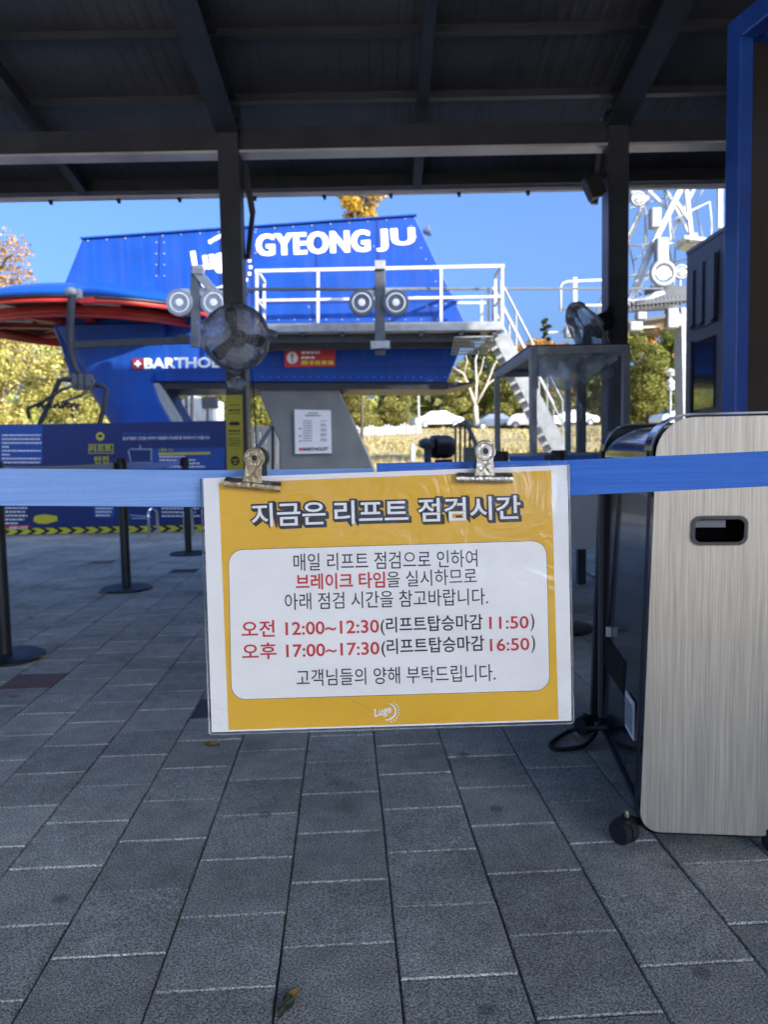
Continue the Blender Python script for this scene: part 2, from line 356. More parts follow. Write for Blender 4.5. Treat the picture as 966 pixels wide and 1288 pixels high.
# ------------------------------------------------------------------ trees
def leaf_crown(blobs, n, size, rnd, flat=.6):
    mb = MB(); tot = sum(b[1] ** 2 for b in blobs)
    for c, r, sz in blobs:
        c = Vector(c)
        for _ in range(int(n * r * r / tot)):
            d = Vector((rnd.gauss(0, 1), rnd.gauss(0, 1), rnd.gauss(0, 1))).normalized() * r * rnd.random() ** .42
            p = c + Vector((d.x, d.y, d.z * sz)); s = size * rnd.uniform(.55, 1.3)
            a = Vector((rnd.gauss(0, 1), rnd.gauss(0, 1), rnd.gauss(0, flat))).normalized(); b = a.cross(Vector((rnd.gauss(0, 1), rnd.gauss(0, 1), rnd.gauss(0, 1)))).normalized()
            mb.face([p - a * s, p - b * s * .55, p + a * s, p + b * s * .55])
    return mb
def make_tree(name, label, mats, h, wd, n, leaf, seed, low=.3, group=None, trunk='bark', nb=22, tr=1.0):
    rnd = random.Random(seed); root = thing(name, label, 'tree', (0, 0, 0), group)
    mb = MB(); mb.path([(0, 0, 0), (.03 * h * .3, 0, h * .3), (-.02 * h * .3, .1, h * .6), (0, 0, h * .88)], [h * .028 * tr, h * .021 * tr, h * .013 * tr, h * .004 * tr], 7)
    blobs = []
    for k in range(nb):
        z = h * (low + (1 - low) * (k + .5) / nb * .93); t = (z / h - low) / (1 - low); rad = wd * (1 - .75 * abs(t - .38) ** 1.4 * 1.3) * rnd.uniform(.35, 1)
        a = k * 2.4 + rnd.uniform(-.5, .5); c = Vector((math.cos(a) * rad * .72, math.sin(a) * rad * .72, z)); blobs.append((c, wd * rnd.uniform(.28, .46) * (1 - .35 * t), rnd.uniform(.6, .95)))
        mb.path([(0, 0, z - h * .12), c * .55 + Vector((0, 0, (z - h * .05) * .45)), c], [h * .010, h * .006, h * .002], 5)
    mb.build('trunk', K[trunk], root, smooth='all')
    leaf_crown(blobs, n, leaf, rnd).build('crown', mats, root, recalc=False)
    return root
Lg = leafmat('olive green foliage', [(.05, .075, .02), (.14, .17, .04), (.26, .26, .06), (.38, .34, .10)])
Ly = leafmat('yellow green foliage', [(.10, .11, .025), (.32, .29, .07), (.5, .45, .14), (.62, .56, .27)])
Lm = leafmat('mixed olive foliage', [(.06, .08, .02), (.17, .18, .045), (.30, .28, .08), (.44, .38, .14)])
Lo = leafmat('orange brown foliage', [(.18, .08, .025), (.38, .18, .04), (.5, .3, .09), (.36, .25, .1)])
La = leafmat('golden foliage', [(.3, .19, .02), (.5, .31, .04), (.62, .42, .09), (.42, .32, .08)])
Lp = leafmat('dark evergreen foliage', [(.015, .03, .012), (.03, .05, .02), (.05, .075, .03), (.08, .1, .04)])
def put(o, px, Y, s, rz=0, label=None, dz=0):
    p = P(px, 560, Y); o.location = (p.x, Y, ground_z(p.x, Y) + dz); o.scale = (s, s, s); o.rotation_euler.z = rz
    if label: o['label'] = label
    return o
# near tree bank to the left, behind the hoarding
t0 = make_tree('leafy_tree', 'x', Ly, 7.5, 2.9, 15000, .085, 11, low=.04, group='yellow green trees left of the lift station')
for i, (px, Y, s, l) in enumerate(((5, 30, .92, 'pale yellow green tree at far left beneath the bullwheel'), (95, 32, .8, 'pale yellow green tree behind the hanging lift chair'), (175, 40, .75, 'yellow green tree behind the blue station leg'), (-60, 28, 1.0, 'yellow green tree half cut by the left picture edge'))):
    put(t0 if i == 0 else copy_tree(t0), px, Y, s, i * 1.7, l)
put(make_tree('autumn_tree', 'brown orange autumn tree rising behind the round bullwheel cover', Lo, 11, 3.8, 6500, .10, 12, low=.35, nb=30), 2, 42, 1.08)
put(make_tree('golden_tree', 'golden yellow tree top showing above the blue station roof', La, 17.5, 1.9, 4600, .11, 13, low=.72, nb=16, tr=.22), 455, 45, 1.0)
# wood beyond the car park
t1 = make_tree('woodland_tree', 'x', Lg, 10, 3.6, 10000, .16, 14, low=.08, group='trees on the slope beyond the car park')
t2 = make_tree('woodland_tree', 'x', Lm, 9, 3.4, 9500, .16, 15, low=.08, group='trees on the slope beyond the car park')
t3 = make_tree('woodland_tree', 'x', Lp, 12, 2.8, 6500, .22, 16, low=.1, group='trees on the slope beyond the car park')
t4 = make_tree('woodland_tree', 'x', Lo, 10, 3.0, 8500, .16, 17, low=.15, group='trees on the slope beyond the car park')
desc = {1: 'olive green tree', 2: 'yellow green tree', 3: 'dark evergreen tree', 4: 'orange brown tree'}
src = {1: t1, 2: t2, 3: t3, 4: t4}; used = set()
wood = [(330, 78, 1, .8, 'seen between the left canopy post and the concrete pillar'), (430, 82, 1, .95, 'just right of the concrete pillar top'), (452, 74, 2, .72, 'beside the right edge of the concrete pillar'), (490, 92, 3, .95, 'behind the thin white pole'), (505, 78, 2, .85, 'above the white fence in the field'),
        (545, 84, 1, .95, 'behind the parked white car'), (575, 76, 2, .8, 'left of the bare pale tree'), (600, 96, 3, 1.0, 'behind the bare pale tree'), (625, 80, 1, 1.0, 'right of the bare pale tree'), (650, 90, 4, 1.1, 'beyond the top of the steel stair'), (672, 84, 4, 1.05, 'left of the tall thin pine above the stair'), (640, 74, 2, .8, 'behind the vinyl stall left post'),
        (700, 82, 4, 1.0, 'above the vinyl stall roof'), (735, 88, 1, 1.0, 'behind the vinyl stall middle'), (690, 72, 2, .8, 'seen through the clear vinyl'), (770, 78, 2, .95, 'behind the right canopy post'), (800, 86, 1, 1.25, 'right of the right canopy post, tallest there'), (832, 80, 4, 1.15, 'red tinged, above the lamp post'), (815, 70, 2, .9, 'low, left of the lamp post'), (850, 74, 1, 1.0, 'beside the tower column'), (880, 90, 2, 1.2, 'behind the grey booth'), (920, 84, 1, 1.2, 'behind the blue framed panel'), (270, 70, 2, .8, 'behind the white arched rails'), (215, 74, 1, .85, 'behind the white shed')]
for px, Y, k, s, l in wood:
    o = src[k] if k not in used else copy_tree(src[k]); used.add(k); put(o, px, Y, s, random.uniform(0, 6), desc[k] + ' ' + l)
pine = make_tree('pine_tree', 'tall thin dark pine rising above the other trees left of the fan', Lp, 15, 1.1, 2500, .2, 18, low=.5); put(pine, 686, 95, .95)
# the far wood closing the view
rnd = random.Random(5); mb = MB()
for k in range(11000):
    a = rnd.uniform(-75, 75); y = rnd.uniform(100, 150); z = ground_z(a, y) + rnd.random() ** .8 * (5.5 + 2.0 * math.sin(a * .21) + 1.5 * math.sin(a * .53 + y)); p = Vector((a, y, z)); s = rnd.uniform(.3, .75)
    u = Vector((rnd.gauss(0, 1), rnd.gauss(0, 1), rnd.gauss(0, 1))).normalized(); v = u.orthogonal().normalized()
    mb.face([p - u * s, p - v * s * .7, p + u * s, p + v * s * .7])
tag(mb.build('distant_wood', Lg, recalc=False), 'far olive wood closing the view beyond the car park', 'wood', kind='stuff')
gt = random.Random(9); mb = MB()
for k in range(15000):
    y = 19.5 + 46 * gt.random() ** 1.5; x = gt.uniform(-.42, .48) * y; z = ground_z(x, y); h = gt.uniform(.05, .22) * (.6 + .6 * math.sin(x * .7 + y * .3) ** 2); a = gt.uniform(0, 6.28); wd = gt.uniform(.03, .12)
    u = Vector((math.cos(a), math.sin(a), 0)) * wd; ln = Vector((gt.uniform(-.5, .5), gt.uniform(-.5, .5), 1)) * h
    mb.face([Vector((x, y, z - .02)) - u, Vector((x, y, z - .02)) + u, Vector((x, y, z)) + ln])
tag(mb.build('dry_grass', leafmat('dry grass blades', [(.14, .13, .045), (.30, .25, .09), (.46, .36, .16), (.26, .24, .08)], .3), recalc=False), 'dry golden grass tufts on the bank below the car park', 'grass', kind='stuff')
# bare pale tree
mb = MB(); Yb = 40; base = P(599, 529, Yb)
def bp(x, y, d=0): return P(x, y, Yb) + Vector((0, d, 0))
for pts, r in (([(599, 533, 0), (598, 510, 0)], (.14, .12)), ([(598, 511, 0), (590, 490, -.3), (582, 472, -.6), (566, 462, -.7)], (.10, .07, .05, .025)), ([(598, 511, 0), (600, 480, .2), (599, 452, .3), (603, 440, .3)], (.09, .06, .045, .02)), ([(599, 508, 0), (612, 485, 0), (620, 462, -.2), (628, 448, -.2)], (.09, .06, .04, .02)), ([(590, 490, -.3), (578, 482, -.8), (570, 480, -1)], (.05, .03, .015)), ([(612, 485, 0), (626, 474, .4), (634, 468, .5)], (.045, .03, .015)), ([(600, 480, .2), (608, 462, .7), (612, 446, .9)], (.04, .03, .015)), ([(582, 472, -.6), (586, 456, -.7), (584, 446, -.6)], (.035, .025, .012))):
    mb.path([bp(*p) for p in pts], list(r), 7)
tag(mb.build('bare_tree', K['pale'], smooth='all', at=(base.x, Yb, base.z)), 'bare pale tree with forked limbs on the dry grass', 'tree')

# ------------------------------------------------------------------ canopy over the camera
def roof_z(y): return 4.72 - .19 * y if y > -.4 else 4.72 + .19 * (y + .8)
can = thing('canopy', 'dark steel canopy on square posts covering the paved queue area', 'canopy', (0, 6, 0))
RX0, RX1, RY0, RY1 = -7.2, 6.6, -4.9, 6.9
mb = MB(); ridge = -.4
n = 140                                      # ribbed deck sheet
for (ya, yb) in ((RY1, ridge), (ridge, RY0)):
    for i in range(n):
        x0 = RX0 + (RX1 - RX0) * i / n; dx = (RX1 - RX0) / n
        prof = ((0, 0), (.55, 0), (.62, .003), (.93, .003), (1, 0))
        for (a, za), (b, zb) in zip(prof, prof[1:]):
            mb.face([(x0 + a * dx, ya, roof_z(ya) + .02 + za), (x0 + b * dx, ya, roof_z(ya) + .02 + zb), (x0 + b * dx, yb, roof_z(yb) + .02 + zb), (x0 + a * dx, yb, roof_z(yb) + .02 + za)])
mb.build('roof_deck', K['deck'], can)
mb = MB()
for (ya, yb) in ((RY1 - .02, ridge), (ridge, RY0 + .02)):
    mb.pgram((RX0, ya, roof_z(ya) + .065), (RX1 - RX0, 0, 0), (0, yb - ya, roof_z(yb) - roof_z(ya)), (0, 0, .05))
mb.build('roof_sheet', K['grey'], can)
POSTX = (-3.985, -1.1, 1.785, 4.67)
for Yc in (5.9, -4.3):
    for x in POSTX:
        mb = MB(); mb.box(x - .076, x + .076, Yc - .09, Yc + .09, 0, 3.46 if Yc > 0 else 3.8); mb.build('post', K['steel'], can, bevel=.006)
        mb = MB(); mb.box(x - .17, x + .17, Yc - .17, Yc + .17, 0, .016); mb.build('base_plate', K['steel'], can)
def slope_bar(mb, x, ya, yb, wd, hgt, drop):
    mb.pgram((x - wd / 2, ya, roof_z(ya) - drop - hgt), (wd, 0, 0), (0, yb - ya, roof_z(yb) - roof_z(ya)), (0, 0, hgt))
for x in POSTX:                              # main rafters: I sections
    for ya, yb in ((5.98, ridge), (ridge, -4.4)):
        mb = MB(); slope_bar(mb, x, ya, yb, .17, .014, .03); slope_bar(mb, x, ya, yb, .17, .014, .236); slope_bar(mb, x, ya, yb, .012, .192, .044); mb.build('rafter', K['steel'], can)
for x in (-5.43, -2.56, .34, 3.23):
    for ya, yb in ((RY1 - .06, ridge), (ridge, RY0 + .06)):
        mb = MB(); slope_bar(mb, x, ya, yb, .075, .11, .03); mb.build('rafter', K['steel'], can)
for y in (5.79, 5.15, 4.51, 3.87, 3.23, 2.59, 1.95, 1.31, .67, .03, -1, -2, -3, -4):
    mb = MB(); z = roof_z(y) - .002; mb.box(RX0, RX1, y - .03, y + .03, z - .055, z - .045); mb.box(RX0, RX1, y + .02, y + .03, z - .0445, z + .018); mb.build('purlin', K['steel'], can)
for Yc in (5.9, -4.3):                       # header beams between the posts
    xs2 = (RX0,) + POSTX + (RX1,)
    for a, b in zip(xs2, xs2[1:]):
        a += .078 if a != RX0 else 0; b -= .078 if b != RX1 else 0
        zb = 3.25 if Yc > 0 else 3.62
        mb = MB(); mb.box(a, b, Yc - .05, Yc + .05, zb, zb + .165); mb.build('header_beam', K['steel'], can)
        mb = MB(); mb.box(a, b, Yc - .075, Yc + .075, zb - .02, zb - .002); mb.build('beam_flange', K['lip'], can)
mb = MB(); ye = RY1; zt = roof_z(ye) + .06; mb.box(RX0, RX1, ye, ye + .012, zt - .17, zt); mb.box(RX0, RX1, ye - .10, ye - .002, zt - .172, zt - .162); mb.build('fascia', K['steel'], can)
mb = MB(); mb.box(RX0, RX1, ye - .005, ye + .05, zt - .200, zt - .176); mb.build('drip_edge', K['lip'], can)
mb = MB(); mb.box(RX0, RX1, RY0 - .012, RY0, roof_z(RY0) - .12, roof_z(RY0) + .06); mb.build('fascia', K['steel'], can)
for px in (62, 148, 225, 320, 408, 492, 578, 665):
    p = P(px, 242, ye); mb = MB(); mb.box(p.x - .012, p.x + .012, ye + .0, ye + .03, zt - .235, zt - .2); mb.box(p.x - .022, p.x + .012, ye + .002, ye + .028, zt - .214, zt - .203); mb.build('drip_hook', K['black'], can)
for x in POSTX[1:3]:                         # cap plates and knee brace
    mb = MB(); mb.box(x - .1, x + .1, 5.78, 6.02, 3.462, 3.476); mb.build('cap_plate', K['steel'], can)
mb = MB(); mb.bar((-1.01, 5.98, 3.2), (-.965, 6.02, 2.85), .045, .04); mb.bar((-.965, 6.02, 2.85), (-1.01, 5.99, 2.5), .035, .03); mb.build('knee_brace', K['steel'], can)
mb = MB(); mb.tube((1.68, 5.93, 3.2), (1.64, 5.95, 2.85), .03); mb.build('knee_brace', K['steel'], can)
q = P(747, 235, 5.8)
fl = thing('floodlight', 'small black floodlight bracketed high on the right canopy post', 'lamp', tuple(q))
mb = MB(); mb.cbox(q + Vector((0, 0, 0)), .12, .12, .16, Matrix.Rotation(R(-25), 3, 'Y')); mb.build('lamp_body', K['black'], fl, bevel=.01)
mb = MB(); mb.bar(q + Vector((.02, .02, .05)), (1.715, 5.9, q.z + .12), .025, .03); mb.build('bracket', K['dgrey'], fl)
q = P(876, 1, 4.35); q.z = roof_z(4.35) - .28
lamp = thing('ceiling_lamp', 'round white lamp under the right rafter of the canopy', 'lamp', tuple(q))
mb = MB(); mb.lathe(q, (0, 0, -1), ((.03, -.06), (.085, -.05), (.095, -.01), (.085, .01), (.06, .014))); mb.build('lamp_housing', K['galv'], lamp, smooth=True)
mb = MB(); mb.lathe(q, (0, 0, -1), ((.062, .0145), (.05, .03), (.02, .038))); mb.build('lens', K['paper'], lamp, smooth=True)

# unseen building added right of the canopy to shade the station's foot
BX0, BX1, BY0, BY1, BH = 7.2, 15.2, -6.0, 4.0, 11.0
tb_ = thing('shade_building', 'unseen building added beside the canopy to shade the lift station', 'building', (11, -.5, 0))
mb = MB(); mb.box(BX0, BX1, BY0, BY1, 0, BH); mb.build('wall', mat('shade building grey render', (.42, .40, .36), .85, var=.1, scale=1), tb_)
mb = MB(); mb.box(BX0 - .15, BX1 + .15, BY0 - .15, BY1 + .15, BH + .003, BH + .3); mb.build('roof', K['grey'], tb_)
for fl_ in range(3):
    for k in range(3):
        x = BX0 + .8 + k * 2.5; z = 1.0 + fl_ * 3.2; mb = MB(); mb.box(x, x + 1.6, BY1 - .02, BY1 + .03, z, z + 1.7); wf = mb.build('window', K['grey'], tb_)  # windows of the added shade building
        mb = MB(); mb.box(x + .08, x + 1.52, BY1 + .031, BY1 + .035, z + .08, z + 1.62); mb.build('pane', K['glassk'], wf)

# ------------------------------------------------------------------ lift station
YS = 16.6
st = thing('lift_station', 'blue chairlift station with sloped housing, red bullwheel and steel walkway', 'lift station', (-2, YS, 0))
def f(x, y): return P(x, y, YS)
mb = MB(); mb.prism([f(103, 300), f(522, 271), f(587, 407), f(60, 407)], (0, 2.7, 0)); hs = mb.build('housing', K['blue'], st, bevel=.03)
mb = MB(); mb.pgram(P(100, 300, YS - .05), P(524, 270.5, YS - .05) - P(100, 300, YS - .05), (0, 2.8, 0), (0, 0, .03)); mb.build('roof_trim', K['blue'], hs)
g = lambda x, y: P(x, y, YS - .004)
mb = MB()
for a, b in (((201, 297), (199, 345)), ((277, 289), (277, 405)), ((317, 287), (317, 405)), ((397, 283), (399, 405)), ((474, 277), (478, 405)), ((320, 381), (576, 379)), ((393, 382), (393, 405)), ((542, 381), (544, 405))):
    A, B = g(*a), g(*b); mb.bar(A, B, .03, .006)
mb.build('panel_seam', K['navy'], hs)
mb = MB(); rivets = [(110 + i * 23.5, 303 - i * 1.63) for i in range(18)] + [(206, 305 + i * 14) for i in range(4)] + [(196, 305 + i * 14) for i in range(4)] + [(313, 292 + i * 26) for i in range(5)] + [(321, 292 + i * 26) for i in range(5)] + [(330 + i * 20, 402) for i in range(12)] + [(517 + i * 6.2, 284 + i * 14) for i in range(8)] + [(388, 386), (398, 386), (537, 385), (548, 385), (330, 385), (470, 310), (392, 310)]
for x, y in rivets: mb.ball(g(x, y), .019, 1, .5, 1, 1)
mb.build('rivet', K['galv'], hs)
mb = MB(); L = lambda x, y: P(x, y, YS - .012)
[(put_text(mb, 'GYEONG', (323 + q_, 322.5), (465 + q_, 316.5), 28, (lambda d_: lambda x, y: P(x, y, YS - .012 - d_))(.001 * k_), bold=.022, spacing=1.08), put_text(mb, 'JU', (475 + q_, 316.5), (522 + q_, 314), 28, (lambda d_: lambda x, y: P(x, y, YS - .012 - d_))(.001 * k_), bold=.022, spacing=1.08)) for k_, q_ in enumerate((-1.3, -.4, .4, 1.3))]; mb.build('station_lettering', K['letterw'], hs)
mb = MB(); put_text(mb, 'Luge', (244, 349), (300, 340), 33, L, bold=.06); put_text(mb, 'GYEONGJU', (264, 309), (292, 293), 7, L, bold=.03)
sw = [(248, 352), (258, 359), (274, 361), (290, 354), (302, 338), (309, 318), (306, 340), (294, 360), (276, 368), (258, 365)]
put_poly(mb, sw, L)
for k in range(7):
    a = -.6 + k * .3; x, y = 283 + 32 * math.cos(a), 336 + 28 * math.sin(a); put_poly(mb, [(x - 2, y - 2), (x + 2, y - 2), (x + 2, y + 2), (x - 2, y + 2)], L)
mb.build('station_emblem', K['letterw'], hs)
q = P(537, 291, YS + .6)
mb = MB(); mb.lathe(q, (1, -.1, .15), ((.03, -.1), (.07, -.04), (.12, .06), (.12, .08))); mb.tube(q, q + Vector((-.25, 0, -.12)), .02); mb.build('floodlight_head', K['galv'], st, smooth=True)
# lower beam body and the leg with its rounded nose
YB = 16.72
mb = MB(); mb.prism([P(66, 406, YB), P(592, 406, YB), P(563, 480, YB), P(90, 480, YB)], (0, 2.1, 0)); bb = mb.build('beam_body', K['blue'], st, bevel=.03)
mb = MB(); gb = lambda x, y: P(x, y, YB - .004)
for i in range(24): mb.ball(gb(330 + i * 10, 474), .014, 1, .5, 1, 1)
mb.build('rivet', K['galv'], bb)
mb = MB(); mb.bar(gb(320, 462), gb(568, 462), .02, .008); mb.bar(gb(428, 440), gb(424, 480), .02, .008); mb.build('panel_seam', K['navy'], bb)
mb = MB(); mb.prism([P(185, 481, YB + .1), P(600, 481, YB + .1), P(560, 490, YB + .1), P(190, 489, YB + .1)], (0, 1.8, 0)); mb.build('underside_channel', K['black'], st)
def leg_section(xl, xr, y):
    a, b = P(xl, y, 16.5), P(xr, y, 16.5); r = .75; pts = [(b.x, 16.5), (b.x, 18.7)]
    for k in range(9):
        t = k / 8 * math.pi; pts.append((a.x + r - r * math.sin(t), 17.6 + 1.1 * math.cos(t)))
    return [(x, y2, a.z) for x, y2 in pts]
mb = MB(); mb.loft([leg_section(46, 205, 410), leg_section(62, 205, 440), leg_section(88, 188, 480), leg_section(104, 197, 505), leg_section(150, 240, 577)]); lg = mb.build('station_leg', K['blue'], st, smooth=True)
mb = MB(); mb.prism([P(188, 482, 16.7), P(199, 482, 16.7), P(230, 535, 16.7), P(236, 578, 16.7), P(216, 540, 16.7)], (0, .25, 0)); mb.build('leg_fairing', K['galv'], st)
mb = MB(); gl = lambda x, y: P(x, y, 16.47)
put_text(mb, 'BARTHOLET', (181, 464), (300, 462), 13.5, gl, bold=.035); put_poly(mb, [(171.5, 453.4), (174.1, 453.4), (174.1, 461.6), (171.5, 461.6)], lambda x, y: P(x, y, 16.45)); put_poly(mb, [(168.6, 456.2), (177, 456.2), (177, 458.8), (168.6, 458.8)], lambda x, y: P(x, y, 16.446)); mb.build('maker_lettering', K['letterw'], st)
mb = MB(); mb.pgram(P(166, 451, 16.462), P(179.5, 451, 16.462) - P(166, 451, 16.462), P(166, 464, 16.462) - P(166, 451, 16.462), (0, .01, 0)); mb.build('maker_emblem', K['dred'], st)
# bullwheel, cover
C0 = P(85, 372, 17.3); cz = P(85, 367, 14.4).z; C0 = Vector((P(122, 400, 17.4).x, 17.4, cz)); RW = 3.0
mb = MB(); mb.lathe(C0, (0, 0, 1), ((RW, -.03), (RW + .02, .01), (RW - .04, .07), (RW - .25, .18), (RW - .7, .33), (RW - 1.3, .45), (1.0, .55)), 72); wc = mb.build('wheel_cover', K['bluetop'], st, smooth=True)
mb = MB(); mb.lathe(C0 + Vector((0, 0, -.034)), (0, 0, -1), ((RW - .02, 0), (RW - .02, .03), (RW - .12, .035)), 72); mb.build('cover_rim', K['black'], wc, smooth=True)
mb = MB(); mb.lathe(C0 + Vector((0, 0, .5)), (0, 0, -1), ((RW - .25, .42), (RW - .3, .545), (.8, .545)), 64); mb.build('wheel_underside', K['taupe'], st, smooth=True)
mb = MB(); mb.torus(C0 + Vector((0, 0, -.1)), (0, 0, 1), RW - .12, .045, 72, 8, 1.4); wh = mb.build('bullwheel', K['red'], st, smooth='all')
mb = MB(); mb.torus(C0 + Vector((0, 0, -.20)), (0, 0, 1), RW - .75, .07, 72, 8, 1.8); mb.torus(C0 + Vector((0, 0, -.28)), (0, 0, 1), RW - .68, .03, 72, 8); mb.build('wheel_rim', K['red'], wh, smooth='all')
for k in range(8):
    a = k * math.pi / 4 + .2; d = Vector((math.cos(a), math.sin(a), 0)); mb = MB(); mb.bar(C0 + d * .5 + Vector((0, 0, -.16)), C0 + d * (RW - .78) + Vector((0, 0, -.16)), .22, .08, (0, 0, 1)); mb.build('spoke', K['dred'], wh)
mb = MB()
for k in range(5):
    a = 2.4 + k * .9; d = Vector((math.cos(a), math.sin(a), 0)); e = Vector((-d.y, d.x, 0)); mb.pgram(C0 + d * 1.3 - e * .35 + Vector((0, 0, -.09)), d * 1.5, e * .7, (0, 0, .02))
mb.build('service_panel', K['taupe'], wh)
mb = MB(); mb.lathe(C0, (0, 0, -1), ((.75, .05), (.7, .5), (.55, .75))); mb.build('wheel_hub', K['black'], wh, smooth=True)
mb = MB(); mb.cbox(P(109, 378, 14.5), .26, .12, .10); mb.build('buffer_block', K['red'], wh)
# walkway
YW = 15.5
DL, DR = P(320, 407, YW), P(634, 404, YW)
mb = MB(); mb.pgram(DL, DR - DL, (0, 1.15, 0), (0, 0, -.17)); wk = mb.build('walkway_deck', K['galv'], st, bevel=.01)
mb = MB()
for a, b, y in (((250, 428), (604, 424), 15.9), ((320, 437), (590, 432), 16.4)): mb.bar(P(*a, y), P(*b, y), .15, .1)
for x in (330, 380, 430, 480, 530, 580, 622): mb.bar(P(x, 418, YW + .06), P(x, 418, YW + .06) + Vector((0, 1.1, -.05)), .08, .1, (0, 0, 1))
mb.build('deck_beam', K['dgrey'], wk)
mb = MB(); A = P(572, 424, 15.6)
for k in range(16): mb.bar(A + Vector((.05 * k, 0, -.01 * (k % 2))), A + Vector((.05 * k, .8, -.25)), .018, .02, (0, 0, 1))
for k in range(6): mb.bar(A + Vector((0, .16 * k, -.05 * k)), A + Vector((.8, .16 * k, -.05 * k)), .018, .02, (0, 0, 1))
mb.build('mesh_grating', K['galv'], wk)
def railpt(x, top): return P(x, (341 - (x - 323) * .0207) if top else (378 - (x - 323) * .016), YW + .03)
mb = MB()
for x in (323, 400, 555, 632): mb.bar(P(x, 408, YW + .03), railpt(x, 1), .055, .055)
mb.build('rail_post', K['white'], wk)
mb = MB(); mb.bar(railpt(320.5, 1), railpt(634.5, 1), .065, .06); mb.build('top_rail', K['white'], wk)
mb = MB(); mb.bar(railpt(323, 0), railpt(634, 0), .05, .04); mb.build('mid_rail', K['white'], wk)
for x in (323, 632):                         # returns to the housing
    a, b, c = P(x, 408, YW + .03), railpt(x, 0), railpt(x, 1); d = Vector((0, .95, 0))
    mb = MB(); mb.bar(c, c + d, .06, .06, (0, 0, 1)); mb.bar(b, b + d, .05, .04, (0, 0, 1)); mb.bar(a + d, c + d, .055, .055); mb.build('end_rail', K['white'], wk)
mb = MB()
for x in (606, 614, 621): mb.bar(P(x, 405, 16.6), P(x, 362 if x != 606 else 378, 16.6), .06, .06)
mb.bar(P(575, 381, 16.6), P(612, 381, 16.6), .05, .05); mb.build('rear_rail', K['white'], wk)
# stair down to the right
sa, sb = P(622, 416, 15.7), P(700, 566, 15.7); stv = sb - sa
stair = MB()
for dy in (0, .8):
    stair.pgram(sa + Vector((0, dy, -.16)), stv, (0, .05, 0), (.26, 0, .16))
sx = stair.build('stair_stringer', K['galv'], st)
mb = MB()
for k in range(13):
    p = sa + stv * ((k + .5) / 13) + Vector((.02, .051, 0)); mb.pgram(p, (.26, 0, 0), (0, .748, 0), (0, 0, .03))
mb.build('stair_tread', K['galv'], sx)
mb = MB()
for dy in (.02, .83):
    o1 = Vector((.13, dy, 0))
    for hgt in (1.0, .55): mb.tube(sa + o1 + Vector((0, 0, hgt)), sb + o1 + Vector((0, 0, hgt)), .022)
    for k in range(5): p = sa + o1 + stv * (k / 4); mb.tube(p, p + Vector((0, 0, 1.0)), .02)
mb.build('stair_rail', K['galv'], sx)
# guide sheaves
def wheel(mb_t, mb_h, c, r, dep=.10):
    mb_t.lathe(c, (0, -1, 0), ((r * .72, -dep / 2), (r, -dep / 2), (r, dep / 2), (r * .86, dep / 2 + .01), (r * .72, dep / 2)), 28)
    mb_h.lathe(c, (0, -1, 0), ((r * .74, dep / 2 - .04), (r * .74, dep / 2 + .004), (r * .66, dep / 2 + .012), (r * .6, dep / 2 - .02), (r * .3, dep / 2 - .03), (r * .27, dep / 2 + .02), (r * .12, dep / 2 + .025), (.005, dep / 2 + .025)), 28)
for cx0, y0, Yg, top, bot, pale in ((477, 381, 14.75, 331, 446, 0), (248, 381, 14.35, 337, 437, 1)):
    arm = MB(); arm.bar(P(cx0 + (1 if not pale else -2), bot, Yg), P(cx0 + (1 if not pale else -2), top, Yg), .2 if not pale else .16, .12); ar = arm.build('sheave_arm', K['dgrey'] if not pale else K['grey'], st, bevel=.01)
    mb = MB(); mb.cbox(P(cx0 + 1, top + 3, Yg - .04), .2, .16, .16)
    if pale: mb.bar(P(244, 338, Yg - .02), P(268, 366, Yg - .02), .16, .14)
    else: mb.cbox(P(cx0 + 1, bot - 12, Yg - .08), .36, .14, .14)
    mb.build('arm_bracket', K['galv'], ar, bevel=.008)
    mb = MB(); mb.bar(P(cx0 - 24, 368, Yg + .02), P(cx0 + 26, 367, Yg + .02), .12, .08); mb.build('sheave_beam', K['white'], ar)
    for dx in (-22, 21):
        a, b = MB(), MB(); wheel(a, b, P(cx0 + dx, y0, Yg - .06), .245); tw = a.build('sheave_wheel', K['grey'] if not pale else K['galv'], ar, smooth=True); b.build('wheel_hub', K['paper'], tw, smooth=True)
# concrete pillar and its poster
mb = MB(); mb.prism([P(322, 486, 16.9), P(424, 486, 16.9), P(500, 655, 16.9), P(351, 655, 16.9), P(351, 556, 16.9)], (0, 1.5, 0))
pl = tag(mb.build('concrete_pillar', K['concrete'], bevel=.03, at=(P(420, 600, 16.9).x, 16.9, 0)), 'tapering grey concrete pillar carrying the blue station', 'pillar')
po = thing('wall_poster', 'white printed poster fixed to the concrete pillar', 'poster', tuple(P(394, 570, 16.85)))
mb = MB(); mb.prism([P(370, 515, 16.84), P(416, 516, 16.84), P(417, 570, 16.84), P(371, 571, 16.84)], (0, .02, 0)); mb.build('poster_sheet', mat('grey white poster', (.52, .52, .51), .6, var=.03), po)
mb = MB(); rp = random.Random(4); lp = lambda x, y: P(x, y, 16.832)
put_bars(mb, 387, 400, 519, 1.2, lp, rp); put_bars(mb, 384, 404, 522, 1.4, lp, rp)
for k in range(9): put_bars(mb, 381, 393, 529 + k * 3.1, .9, lp, rp); put_bars(mb, 403, 411, 529 + k * 3.1 + (k % 2), .8, lp, rp)
for k in (3, 6, 8): put_bars(mb, 376.5, 379, 529 + k * 3.1, 1.8, lp, rp)
put_text(mb, 'BARTHOLET', (381, 567.2), (413, 566.6), 4.2, lp, bold=.035); mb.build('poster_print', K['letterk'], po)
mb = MB(); put_poly(mb, [(376, 563), (380, 563), (380, 567), (376, 567)], lp); mb.build('poster_emblem', K['letterr'], po)
